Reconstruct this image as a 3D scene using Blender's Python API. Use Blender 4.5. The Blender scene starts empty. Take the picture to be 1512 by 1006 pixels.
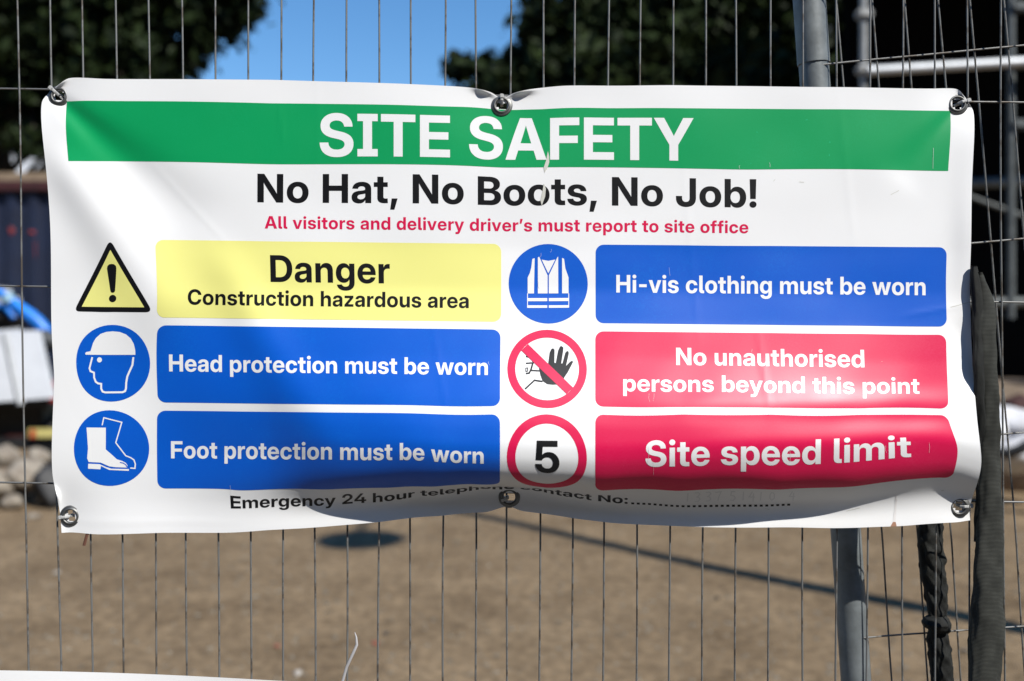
import bpy, bmesh, math, random, json
import numpy as np
from mathutils import Vector, Matrix
from mathutils.geometry import delaunay_2d_cdt

random.seed(7); np.random.seed(7)
scene = bpy.context.scene
COL = scene.collection
R = math.radians

# ------------------------------------------------------------------ camera, sky, sun, exposure
EYE = 1.40                       # camera height above the ground
LENS, FPX = 35.0, 35.0 / 36.0 * 1512
cam_d = bpy.data.cameras.new('camera'); cam = bpy.data.objects.new('camera', cam_d); COL.objects.link(cam)
cam.location = (0, 0, EYE); cam.rotation_euler = (R(90), 0, 0)
cam_d.lens = LENS; cam_d.sensor_width = 36.0; cam_d.clip_start = 0.05; cam_d.clip_end = 2000
cam_d.dof.use_dof = True; cam_d.dof.focus_distance = 1.285; cam_d.dof.aperture_fstop = 2.7
scene.camera = cam

SUN_EL, SUN_AZ = 46.0, 41.0      # azimuth to the right of the direction behind the camera
world = bpy.data.worlds.new('World'); scene.world = world; world.use_nodes = True
wn = world.node_tree.nodes; wl = world.node_tree.links
bg = wn['Background']; sky = wn.new('ShaderNodeTexSky'); sky.sky_type = 'NISHITA'; sky.sun_disc = False
sky.sun_elevation = R(SUN_EL); sky.sun_rotation = R(180 - SUN_AZ)
sky.air_density = 1.0; sky.dust_density = 0.0; sky.ozone_density = 3.0
hs = wn.new('ShaderNodeHueSaturation'); hs.inputs['Saturation'].default_value = 1.24
wl.new(sky.outputs[0], hs.inputs['Color']); wl.new(hs.outputs[0], bg.inputs[0]); bg.inputs[1].default_value = 0.125
sun_d = bpy.data.lights.new('sun', 'SUN'); sun_d.energy = 5.0; sun_d.angle = R(0.5); sun_d.color = (1.0, 0.965, 0.90)
sun = bpy.data.objects.new('sun', sun_d); COL.objects.link(sun)
SUNV = Vector((math.sin(R(SUN_AZ)) * math.cos(R(SUN_EL)), -math.cos(R(SUN_AZ)) * math.cos(R(SUN_EL)), math.sin(R(SUN_EL))))
sun.rotation_euler = SUNV.to_track_quat('Z', 'Y').to_euler(); sun.location = (4, -4, 8)
scene.view_settings.view_transform = 'Standard'; scene.view_settings.look = 'None'
scene.view_settings.exposure = 0.30; scene.view_settings.gamma = 1.0
scene.cycles.max_bounces = 6

# ------------------------------------------------------------------ helpers
def at(px, py, d):
    """Point at distance d along the view axis for a pixel of the 1512 x 1006 photograph."""
    return Vector(((px - 756.0) / FPX * d, d, EYE - (py - 503.0) / FPX * d))
def tag(o, label=None, cat=None, group=None, kind=None):
    if label: o['label'] = label
    if cat: o['category'] = cat
    if group: o['group'] = group
    if kind: o['kind'] = kind
    return o
def empty(name, loc, label, cat, group=None):
    o = bpy.data.objects.new(name, None); COL.objects.link(o); o.location = loc; o.empty_display_size = .1
    return tag(o, label, cat, group)
def link(name, me, mat, parent=None, smooth=False):
    o = bpy.data.objects.new(name, me); COL.objects.link(o)
    if mat is not None: me.materials.append(mat)
    if smooth:
        me.polygons.foreach_set('use_smooth', [True] * len(me.polygons))
    if parent is not None:
        o.parent = parent
        p = parent; off = Vector((0, 0, 0))
        while p is not None: off += Vector(p.location); p = p.parent
        me.transform(Matrix.Translation(-off))
    return o
class MB:
    """Collects boxes, tubes and blobs, builds them as one mesh object."""
    def __init__(self): self.v = []; self.f = []
    def add(self, vs, fs):
        b = len(self.v); self.v += [tuple(v) for v in vs]; self.f += [tuple(i + b for i in f) for f in fs]
    def box(self, c, s, rot=None, bev=0.0):
        c = Vector(c); hx, hy, hz = s[0] / 2, s[1] / 2, s[2] / 2
        if bev <= 0:
            vs = [Vector((x, y, z)) for x in (-hx, hx) for y in (-hy, hy) for z in (-hz, hz)]
            fs = [(0, 1, 3, 2), (4, 6, 7, 5), (0, 4, 5, 1), (2, 3, 7, 6), (0, 2, 6, 4), (1, 5, 7, 3)]
        else:
            bm = bmesh.new(); bmesh.ops.create_cube(bm, size=1)
            for v in bm.verts: v.co = Vector((v.co.x * s[0], v.co.y * s[1], v.co.z * s[2]))
            bmesh.ops.bevel(bm, geom=list(bm.edges), offset=bev, segments=2, affect='EDGES')
            bm.verts.index_update(); vs = [v.co.copy() for v in bm.verts]; fs = [tuple(v.index for v in f.verts) for f in bm.faces]; bm.free()
        if rot is not None: vs = [rot @ v for v in vs]
        self.add([v + c for v in vs], fs); return self
    def tube(self, pts, r, n=10, ry=None, side=None, cap=True, closed=False):
        pts = [Vector(p) for p in pts]; N = len(pts); vs = []; fs = []
        rr = r if isinstance(r, (list, tuple)) else [r] * N
        prev = None
        for i, p in enumerate(pts):
            a = pts[i - 1] if (i or closed) else p; b = pts[(i + 1) % N] if (i < N - 1 or closed) else p
            t = (b - a).normalized()
            if side is not None: x = Vector(side)
            elif prev is not None: x = prev
            else: x = Vector((1, 0, 0)) if abs(t.x) < .9 else Vector((0, 1, 0))
            x = (x - t * x.dot(t))
            x = x.normalized() if x.length > 1e-6 else t.orthogonal().normalized()
            prev = x; y = t.cross(x)
            for k in range(n):
                q = 2 * math.pi * k / n
                vs.append(p + x * math.cos(q) * rr[i] + y * math.sin(q) * (ry if ry else rr[i]))
        for i in range(N if closed else N - 1):
            j = (i + 1) % N
            for k in range(n):
                l = (k + 1) % n; fs.append((i * n + k, i * n + l, j * n + l, j * n + k))
        if cap and not closed:
            e = len(vs); vs += vs[:n] + vs[(N - 1) * n:N * n]
            fs.append(tuple(e + k for k in range(n - 1, -1, -1))); fs.append(tuple(e + n + k for k in range(n)))
        self.add(vs, fs); return self
    def lathe(self, c, axis, prof, n=24, squash=None):
        axis = Vector(axis).normalized(); x = axis.orthogonal().normalized(); y = axis.cross(x); c = Vector(c); vs = []; fs = []
        for r_, h in prof:
            for k in range(n):
                q = 2 * math.pi * k / n; vs.append(c + axis * h + x * math.cos(q) * r_ + y * math.sin(q) * r_)
        for i in range(len(prof) - 1):
            for k in range(n):
                l = (k + 1) % n; fs.append((i * n + k, i * n + l, (i + 1) * n + l, (i + 1) * n + k))
        self.add(vs, fs); return self
    def rock(self, c, s, seed, sub=2, rough=.22):
        rnd = random.Random(seed); bm = bmesh.new(); bmesh.ops.create_icosphere(bm, subdivisions=sub, radius=1)
        ph = [rnd.uniform(0, 6) for _ in range(9)]
        cuts = [(Vector((rnd.gauss(0, 1), rnd.gauss(0, 1), rnd.gauss(0, 1))).normalized(), rnd.uniform(.55, .85)) for _ in range(8)]
        for v in bm.verts:
            p = v.co
            k = 1 + rough * (math.sin(3 * p.x + ph[0]) * math.sin(2.6 * p.y + ph[1]) + .5 * math.sin(5 * p.z + ph[2]) * math.sin(6 * p.x + ph[3]))
            p = p * k
            for nrm, dd in cuts:
                h = p.dot(nrm)
                if h > dd: p = p - nrm * (h - dd) * .85
            v.co = Vector((p.x * s[0], p.y * s[1], p.z * s[2]))
        rz = Matrix.Rotation(rnd.uniform(0, 6.28), 3, 'Z')
        bm.verts.index_update()
        self.add([rz @ v.co + Vector(c) for v in bm.verts], [tuple(v.index for v in f.verts) for f in bm.faces]); bm.free(); return self
    def build(self, name, mat, parent=None, smooth=False):
        me = bpy.data.meshes.new(name); me.from_pydata(self.v, [], self.f); me.update()
        return link(name, me, mat, parent, smooth)

# ------------------------------------------------------------------ materials
def mat(name, col, rough=.6, metal=0.0, var=0.0, vscale=8.0, col2=None, bump=0.0, bscale=60.0, spec=.5, stops=(.35, .7), detail=4.0):
    m = bpy.data.materials.new(name); m.use_nodes = True
    nt = m.node_tree; b = nt.nodes['Principled BSDF']; L = nt.links
    b.inputs['Roughness'].default_value = rough; b.inputs['Metallic'].default_value = metal
    b.inputs['Specular IOR Level'].default_value = spec
    b.inputs['Base Color'].default_value = (*col, 1)
    tc = nt.nodes.new('ShaderNodeTexCoord')
    if var > 0 or col2 is not None:
        nz = nt.nodes.new('ShaderNodeTexNoise'); nz.inputs['Scale'].default_value = vscale; nz.inputs['Detail'].default_value = detail
        nz.inputs['Roughness'].default_value = .62
        L.new(tc.outputs['Object'], nz.inputs['Vector'])
        cr = nt.nodes.new('ShaderNodeValToRGB'); cr.color_ramp.elements[0].position = stops[0]; cr.color_ramp.elements[1].position = stops[1]
        c2 = col2 if col2 is not None else tuple(min(1, c * (1 + var)) for c in col)
        c1 = col if col2 is not None else tuple(c * (1 - var) for c in col)
        cr.color_ramp.elements[0].color = (*c1, 1); cr.color_ramp.elements[1].color = (*c2, 1)
        L.new(nz.outputs['Fac'], cr.inputs[0]); L.new(cr.outputs[0], b.inputs['Base Color'])
    if bump > 0:
        n2 = nt.nodes.new('ShaderNodeTexNoise'); n2.inputs['Scale'].default_value = bscale; n2.inputs['Detail'].default_value = 5
        L.new(tc.outputs['Object'], n2.inputs['Vector'])
        bp = nt.nodes.new('ShaderNodeBump'); bp.inputs['Strength'].default_value = bump; bp.inputs['Distance'].default_value = .02
        L.new(n2.outputs['Fac'], bp.inputs['Height']); L.new(bp.outputs[0], b.inputs['Normal'])
    return m

def vinyl(name, col, wear=(.9, .9, .9), amount=.10, rough=.40):
    """Printed PVC: fine woven grain, a little chalky wear and pale specks in the ink."""
    m = bpy.data.materials.new(name); m.use_nodes = True
    nt = m.node_tree; b = nt.nodes['Principled BSDF']; L = nt.links; N = nt.nodes.new
    b.inputs['Roughness'].default_value = rough; b.inputs['Specular IOR Level'].default_value = .46
    tc = N('ShaderNodeTexCoord')
    def noise(scale, detail=3, rough_=.6, vec=None):
        n = N('ShaderNodeTexNoise'); n.inputs['Scale'].default_value = scale; n.inputs['Detail'].default_value = detail; n.inputs['Roughness'].default_value = rough_
        L.new(vec if vec is not None else tc.outputs['Object'], n.inputs['Vector']); return n.outputs['Fac']
    def ramp(x, a, c):
        r = N('ShaderNodeMapRange'); r.inputs['From Min'].default_value = a; r.inputs['From Max'].default_value = c
        L.new(x, r.inputs['Value']); return r.outputs[0]
    def mul(a, c):
        k = N('ShaderNodeMath'); k.operation = 'MULTIPLY'; L.new(a, k.inputs[0])
        if isinstance(c, float): k.inputs[1].default_value = c
        else: L.new(c, k.inputs[1])
        return k.outputs[0]
    def add(a, c):
        k = N('ShaderNodeMath'); k.operation = 'ADD'; k.use_clamp = True; L.new(a, k.inputs[0]); L.new(c, k.inputs[1]); return k.outputs[0]
    grain = mul(ramp(noise(900, 2), .35, .75), float(amount))
    blot = mul(mul(ramp(noise(9, 6, .7), .48, .78), ramp(noise(420, 3), .40, .70)), float(amount * 2.2))
    speck = mul(ramp(noise(160, 2), .765, .785), .55 if amount > .04 else .0)
    fac = add(add(grain, blot), speck)
    mx = N('ShaderNodeMix'); mx.data_type = 'RGBA'
    L.new(fac, mx.inputs['Factor']); mx.inputs['A'].default_value = (*col, 1); mx.inputs['B'].default_value = (*wear, 1)
    L.new(mx.outputs['Result'], b.inputs['Base Color'])
    bp = N('ShaderNodeBump'); bp.inputs['Strength'].default_value = .06; bp.inputs['Distance'].default_value = .0006
    wv = noise(700, 1)
    L.new(wv, bp.inputs['Height']); L.new(bp.outputs[0], b.inputs['Normal'])
    rr = N('ShaderNodeMapRange'); rr.inputs['To Min'].default_value = rough - .04; rr.inputs['To Max'].default_value = rough + .05
    L.new(noise(14, 4), rr.inputs['Value']); L.new(rr.outputs[0], b.inputs['Roughness'])
    return m

def leaf_mat(name, dark, light):
    m = bpy.data.materials.new(name); m.use_nodes = True; nt = m.node_tree; b = nt.nodes['Principled BSDF']; L = nt.links
    g = nt.nodes.new('ShaderNodeNewGeometry'); cr = nt.nodes.new('ShaderNodeValToRGB')
    cr.color_ramp.elements[0].color = (*dark, 1); cr.color_ramp.elements[1].color = (*light, 1)
    L.new(g.outputs['Random Per Island'], cr.inputs[0]); L.new(cr.outputs[0], b.inputs['Base Color'])
    b.inputs['Roughness'].default_value = .6; b.inputs['Specular IOR Level'].default_value = .12
    return m

M = {}
M['white'] = vinyl('white_vinyl', (.80, .80, .80), wear=(.70, .70, .69), amount=.035)
M['print_white'] = vinyl('white_print', (.80, .80, .80), wear=(.72, .72, .71), amount=.03)
M['green'] = vinyl('green_print', (.0, .30, .088), wear=(.02, .48, .24), amount=.08)
M['blue'] = vinyl('blue_print', (.0, .085, .52), wear=(.0, .26, .72), amount=.10)
M['red'] = vinyl('red_print', (.62, .0, .062), wear=(.78, .13, .24), amount=.08)
M['yellow'] = vinyl('yellow_print', (.81, .78, .24), wear=(.82, .80, .45), amount=.06)
M['black'] = vinyl('black_print', (.004, .004, .005), wear=(.15, .15, .15), amount=.008)
M['pen'] = vinyl('faded_pen', (.66, .67, .68), wear=(.75, .75, .75), amount=.2)
M['scuff'] = vinyl('scuffed_print', (.62, .62, .56), wear=(.45, .42, .36), amount=.3)
M['rust'] = vinyl('rust_stain', (.34, .17, .10), wear=(.6, .45, .4), amount=.3)
M['rust_pale'] = vinyl('pale_rust_stain', (.73, .71, .70), wear=(.78, .76, .75), amount=.3)
M['steel'] = mat('galvanised_wire', (.09, .075, .06), .5, .3, col2=(.17, .17, .165), vscale=45, stops=(.38, .5))
M['tube'] = mat('galvanised_tube', (.165, .183, .19), .5, .2, var=.22, vscale=28, bump=.03, bscale=140)
M['eyelet'] = mat('eyelet_metal', (.17, .17, .165), .5, .85, var=.2, vscale=90)
M['tie'] = mat('grey_nylon', (.42, .42, .41), .5, var=.1, vscale=40)
M['tie_white'] = mat('white_nylon', (.50, .49, .50), .45, var=.06, vscale=40)
M['tie_brown'] = mat('brown_nylon', (.075, .026, .012), .6, var=.2, vscale=60)

# ------------------------------------------------------------------ ground
def build_ground():
    m = bpy.data.materials.new('compacted_earth'); m.use_nodes = True; nt = m.node_tree; b = nt.nodes['Principled BSDF']; L = nt.links; N = nt.nodes.new
    tc = N('ShaderNodeTexCoord')
    def noise(s, d=5, r=.6):
        n = N('ShaderNodeTexNoise'); n.inputs['Scale'].default_value = s; n.inputs['Detail'].default_value = d; n.inputs['Roughness'].default_value = r
        L.new(tc.outputs['Object'], n.inputs['Vector']); return n.outputs['Fac']
    cr = N('ShaderNodeValToRGB'); e = cr.color_ramp.elements
    e[0].position = .30; e[0].color = (.150, .104, .060, 1); e[1].position = .70; e[1].color = (.290, .212, .130, 1)
    L.new(noise(1.6, 7, .72), cr.inputs[0])
    c2 = N('ShaderNodeValToRGB'); e = c2.color_ramp.elements
    e[0].position = .37; e[0].color = (.42, .40, .375, 1); e[1].position = .62; e[1].color = (1.12, 1.10, 1.06, 1)
    L.new(noise(17, 5, .7), c2.inputs[0])
    mx = N('ShaderNodeMix'); mx.data_type = 'RGBA'; mx.blend_type = 'MULTIPLY'; mx.inputs['Factor'].default_value = .75
    L.new(cr.outputs[0], mx.inputs['A']); L.new(c2.outputs[0], mx.inputs['B']); L.new(mx.outputs['Result'], b.inputs['Base Color'])
    b.inputs['Roughness'].default_value = .95; b.inputs['Specular IOR Level'].default_value = .2
    bp = N('ShaderNodeBump'); bp.inputs['Strength'].default_value = .5; bp.inputs['Distance'].default_value = .03
    L.new(noise(26, 6, .7), bp.inputs['Height']); L.new(bp.outputs[0], b.inputs['Normal'])
    n = 90; vs = []; fs = []
    xs = np.concatenate([[-900, -300, -100, -40], np.linspace(-16, 16, n), [40, 100, 300, 900]])
    ys = np.concatenate([[-300, -80, -30], np.linspace(-8, 22, n), [40, 90, 200, 500, 1200]])
    for y in ys:
        for x in xs:
            z = 0.0
            if -16 < x < 16 and 5 < y < 22: z = .02 * math.sin(x * 1.3 + 1) * math.sin(y * .9) + .012 * math.sin(x * 3.1 + y * 2.2)
            vs.append((x, y, z))
    w = len(xs)
    for j in range(len(ys) - 1):
        for i in range(w - 1): fs.append((j * w + i, j * w + i + 1, (j + 1) * w + i + 1, (j + 1) * w + i))
    me = bpy.data.meshes.new('ground'); me.from_pydata(vs, [], fs)
    g = link('ground', me, m, None, True); tag(g, kind='structure')
    # loose grit pressed into the surface
    st = MB(); rnd = random.Random(3)
    base = [(-1, 0, 0), (1, 0, 0), (0, -1, 0), (0, 1, 0), (0, 0, 1)]
    fsx = [(0, 2, 4), (2, 1, 4), (1, 3, 4), (3, 0, 4)]
    for _ in range(5200):
        y = 3.6 + 6.4 * rnd.random() ** 1.5; x = rnd.uniform(-.62, .62) * y
        s = rnd.choice((.004, .005, .006, .008, .011, .016)); a = rnd.uniform(0, 6.28)
        sx, sy, sz = s * rnd.uniform(.7, 1.5), s * rnd.uniform(.7, 1.3), s * rnd.uniform(.5, .9)
        ca, sa = math.cos(a), math.sin(a)
        st.add([(x + ca * p[0] * sx - sa * p[1] * sy, y + sa * p[0] * sx + ca * p[1] * sy, p[2] * sz + (.02 * math.sin(x * 1.3 + 1) * math.sin(y * .9) + .012 * math.sin(x * 3.1 + y * 2.2) if y > 5 else 0) - .001) for p in base], fsx)
    gr = st.build('grit', mat('grit_stone', (.10, .085, .062), .9, col2=(.23, .20, .155), vscale=2.5), None)
    tag(gr, 'fine grit and small chippings scattered over the brown earth', 'grit', kind='stuff')
build_ground()
def build_bounce_road():  # unseen road, added to set the light bounced onto the banner
    m = mat('added_asphalt', (.085, .082, .076), .9, col2=(.13, .125, .115), vscale=14, bump=.4, bscale=120)
    MBr = MB(); MBr.add([(-60, -8.6, .004), (60, -8.6, .004), (60, .95, .004), (-60, .95, .004)], [(0, 1, 2, 3)])
    tag(MBr.build('added_road', m), kind='structure')
build_bounce_road()

# ------------------------------------------------------------------ far setting: buildings and trees
def build_white_block():
    t = empty('apartment_block', (-24, 44, 0), 'tall white rendered block seen in scraps through the leaves of the left tree', 'building')
    wall = MB().box((-24, 44, 7.5), (10.5, 8, 15)); wall.build('wall', mat('white_render', (.62, .63, .65), .8, var=.08, vscale=1.2), t)
    MB().box((-24, 44, 15.2), (11, 8.5, .4)).build('roof', mat('grey_roof', (.15, .15, .16), .8, var=.2, vscale=2), t)
    gm = mat('dark_window_glass', (.03, .035, .04), .15, spec=.6); fm = mat('white_window_frame', (.6, .6, .6), .5, var=.05, vscale=3)
    for k in range(4):
        for j in range(3):
            x = -27.8 + j * 2.5; z = 2.2 + k * 3.3
            w = MB().box((x, 39.985, z), (1.3, .07, 1.5)).build('window', fm, t)
            MB().box((x, 39.93, z), (1.14, .05, 1.34)).build('pane', gm, w)
build_white_block()

def leaf_cloud(clumps, n, size, rnd):
    """clumps: (x, y, z, rx, ry, rz) ; returns leaf verts and faces."""
    vol = np.array([c[3] * c[4] * c[5] for c in clumps]) ** .72; vol = vol / vol.sum()
    vs = []; fs = []
    for c, f in zip(clumps, vol):
        k = int(n * f)
        nsub = max(6, k // 55)
        u = rnd.normal(size=(nsub, 3)); u /= np.linalg.norm(u, axis=1)[:, None]
        rad = rnd.uniform(.45, 1.0, nsub) ** .7
        subs = u * rad[:, None]
        idx = rnd.integers(0, nsub, k)
        p = subs[idx] + rnd.normal(size=(k, 3)) * .17
        P = p * np.array(c[3:6]) + np.array(c[0:3])
        a = rnd.normal(size=(k, 3)); a /= np.linalg.norm(a, axis=1)[:, None]
        b = rnd.normal(size=(k, 3)); b -= (b * a).sum(1)[:, None] * a; b /= np.linalg.norm(b, axis=1)[:, None]
        s = size * rnd.choice([.45, .7, 1.0, 1.3, 1.75], k) * rnd.uniform(.85, 1.15, k)
        for i in range(k):
            o = len(vs); A = a[i] * s[i]; B = b[i] * s[i] * .55; nn = np.cross(a[i], b[i]) * s[i] * .18
            vs += [tuple(P[i] - A), tuple(P[i] + B + nn), tuple(P[i] + A), tuple(P[i] - B + nn)]
            fs.append((o, o + 1, o + 2, o + 3))
    return vs, fs
BARK = mat('bark', (.045, .036, .026), .9, var=.3, vscale=20, bump=.4, bscale=30)
def tree(label, base, height, clumps, n, size, dark, light, seed, trunk_r):
    t = empty('broadleaf_tree', base, label, 'tree')
    tr = MB(); b = Vector(base); top = b + Vector((.2, .1, height))
    tr.tube([b, b + Vector((.05, 0, height * .35)), b + Vector((.12, .05, height * .7)), top], [trunk_r, trunk_r * .8, trunk_r * .55, trunk_r * .2], 12)
    for i, c in enumerate(clumps):
        s = b + Vector((.06, 0, height * (.35 + .5 * ((i * 37) % 10) / 10))); e = Vector(c[:3])
        m_ = s.lerp(e, .5) + Vector((0, 0, .25))
        tr.tube([s, m_, e], [trunk_r * .35, trunk_r * .22, trunk_r * .07], 7)
    tr.build('trunk', BARK, t, True)
    vs, fs = leaf_cloud(clumps, n, size, np.random.default_rng(seed))
    me = bpy.data.meshes.new('crown'); me.from_pydata(vs, [], fs)
    link('crown', me, leaf_mat('leaves_%d' % seed, dark, light), t)
    return t
def px_clumps(lst, d0):
    o = []
    for (px, py, r, dd) in lst:
        p = at(px, py, d0 + dd); k = r / FPX * (d0 + dd); o.append((p.x, p.y, p.z, k, k * 1.0, k * .9))
    return o
left_cl = px_clumps([(40, 20, 150, 0), (190, 40, 130, .4), (330, -55, 90, -.2), (262, 25, 88, 0), (150, 150, 100, .5), (215, 170, 70, .2), (-120, 60, 170, .6), (95, -120, 190, 0), (260, -150, 150, .3),
                     (-60, -160, 190, -.3), (110, 205, 60, 0), (30, 60, 80, -.8), (180, 110, 85, -.8), (-160, 200, 130, .5), (345, -10, 40, 0), (60, 130, 60, .2), (18, 175, 62, -.6), (52, 205, 45, -.7), (352, 22, 42, 0), (300, 72, 36, 0), (372, -25, 30, 0)], 17.0)
tree('dark broadleaf tree overhanging the blue container at upper left', (-9.2, 17.8, 0), 10.6, left_cl, 48000, .105, (.004, .0075, .002), (.022, .035, .010), 11, .22)
right_cl = px_clumps([(770, 130, 95, 0), (860, 80, 105, .3), (960, 30, 120, 0), (930, 150, 120, -.6), (1060, 40, 130, .2), (1060, 160, 120, -.5), (1170, 60, 120, .4), (1190, 170, 110, -.2), (840, 200, 120, 0),
                      (1000, 260, 150, 0), (1150, 300, 140, 0), (860, 320, 130, .2), (1010, -60, 100, .5), (1130, -60, 110, .3), (1230, -20, 90, .2), (820, 30, 40, 0), (890, 10, 50, .2), (1250, 120, 80, .5), (715, 110, 50, 0)], 15.0)
tree('dark green bushy tree standing between the blue sky and the scaffold', (2.6, 15.5, 0), 6.5, right_cl, 46000, .105, (.005, .009, .0025), (.024, .038, .011), 12, .25)

def build_shed():
    t = empty('open_shed', (11, 12.6, 0), 'black clad building behind the scaffold, shaded by an added unseen canopy', 'building')
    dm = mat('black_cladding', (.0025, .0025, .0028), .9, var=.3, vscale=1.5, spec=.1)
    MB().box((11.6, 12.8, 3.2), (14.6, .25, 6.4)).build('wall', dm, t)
    MB().box((12.2, 10.6, 6.5), (17.5, 5.4, .2)).build('roof', mat('added_shade_roof', (.05, .05, .055), .7, var=.2, vscale=2), t)  # canopy out of view, added to throw the wall below into shade
    for x in (7.2, 11.5, 16):
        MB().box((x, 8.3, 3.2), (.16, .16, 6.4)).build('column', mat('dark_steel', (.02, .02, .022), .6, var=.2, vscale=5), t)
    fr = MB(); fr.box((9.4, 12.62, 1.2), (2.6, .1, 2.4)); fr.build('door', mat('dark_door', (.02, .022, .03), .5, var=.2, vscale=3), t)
build_shed()

def build_sky_blocker():  # out-of-view terrace, added to cut sky fill and deepen contrast
    brick = mat('brown_brick', (.10, .05, .035), .9, col2=(.16, .085, .06), vscale=3); slate = mat('slate_roof', (.03, .032, .036), .7, var=.3, vscale=3)
    glass = mat('house_window_glass', (.02, .022, .025), .1); frame = mat('painted_window_frame', (.5, .5, .48), .5, var=.05, vscale=3); door = mat('dark_green_door', (.015, .04, .03), .4, var=.1, vscale=3)
    t = empty('sky_blocking_terrace', (0, -12, 0), 'unseen brick terrace added behind the camera to block sky light', 'building')
    MB().box((0, -13, 4.6), (64, 7, 9.2)).build('wall', brick, t)
    m = MB(); m.add([(-32.3, -9.2, 9.2), (32.3, -9.2, 9.2), (32.3, -13, 12.4), (-32.3, -13, 12.4), (-32.3, -16.8, 9.2), (32.3, -16.8, 9.2)], [(0, 1, 2, 3), (3, 2, 5, 4), (0, 3, 4), (1, 5, 2), (0, 4, 5, 1)]); m.build('roof', slate, t)
    for k in range(10):
        x = -27 + 6 * k
        for z in (1.7, 4.4, 7.3):
            w = MB().box((x, -9.49, z), (1.2, .08, 1.6)).build('window', frame, t); MB().box((x, -9.44, z), (1.04, .06, 1.44)).build('pane', glass, w)
        MB().box((x + 2.2, -9.47, 1.05), (.95, .1, 2.1)).build('door', door, t)
build_sky_blocker()

# ------------------------------------------------------------------ blue container with boards on it
def build_container():
    d = 13.6; x0, x1 = -9.0, -3.8; zt = EYE + (503 - 268) / FPX * d
    t = empty('shipping_container', ((x0 + x1) / 2, d + 1.2, 0), 'dark blue corrugated steel container with a dull red top rail', 'container')
    cm = mat('blue_container_paint', (.004, .007, .022), .6, col2=(.006, .012, .036), vscale=3, stops=(.3, .7))
    rm = mat('red_rail_paint', (.045, .009, .009), .6, var=.3, vscale=6)
    mb = MB(); per = .30; x = x0; ring = []
    while x < x1:
        ring += [(x, d), (x + .11, d), (x + .15, d + .06), (x + .26, d + .06)]; x += per
    ring += [(x1, d), (x1, d + 2.4), (x0, d + 2.4)]
    n = len(ring)
    mb.add([(p[0], p[1], .18) for p in ring] + [(p[0], p[1], zt - .14) for p in ring], [(i, (i + 1) % n, n + (i + 1) % n, n + i) for i in range(n)])
    mb.build('body', cm, t)
    MB().box(((x0 + x1) / 2, d + 1.2, zt - .07), (x1 - x0 + .1, 2.56, .14), bev=.015).build('top_rail', rm, t)
    MB().box(((x0 + x1) / 2, d + 1.2, .09), (x1 - x0 + .1, 2.5, .18), bev=.015).build('base_rail', rm, t)
    rs = mat('red_lettering_paint', (.22, .015, .012), .6, var=.5, vscale=8)
    for px, py, w, h in ((17, 341, .075, .11), (48, 343, .10, .05), (52, 368, .035, .22)):
        p = at(px, py, d - .006)
        MB().rock((p.x, p.y + .004, p.z), (w * .6, .008, h * .6), 5 + px, 2, .1).build('paint_mark', rs, t, True)
    b = empty('timber_boards', ((x0 + x1) / 2, d + .7, zt), 'weathered tan boards lying along the top of the blue container', 'boards')
    wm = mat('weathered_timber', (.19, .135, .085), .85, col2=(.30, .225, .15), vscale=7)
    for k, (dx, dy, dz, L_) in enumerate(((0, .25, .05, 3.8), (.1, .3, .115, 3.6), (-.15, .65, .05, 3.9), (.05, .7, .115, 3.5))):
        MB().box(((x0 + x1) / 2 + dx, d + dy, zt + dz + .003 * k), (L_, .3, .06), Matrix.Rotation(R((k - 1.5) * .5), 3, 'Z'), .006).build('board', wm, b)
build_container()

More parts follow.
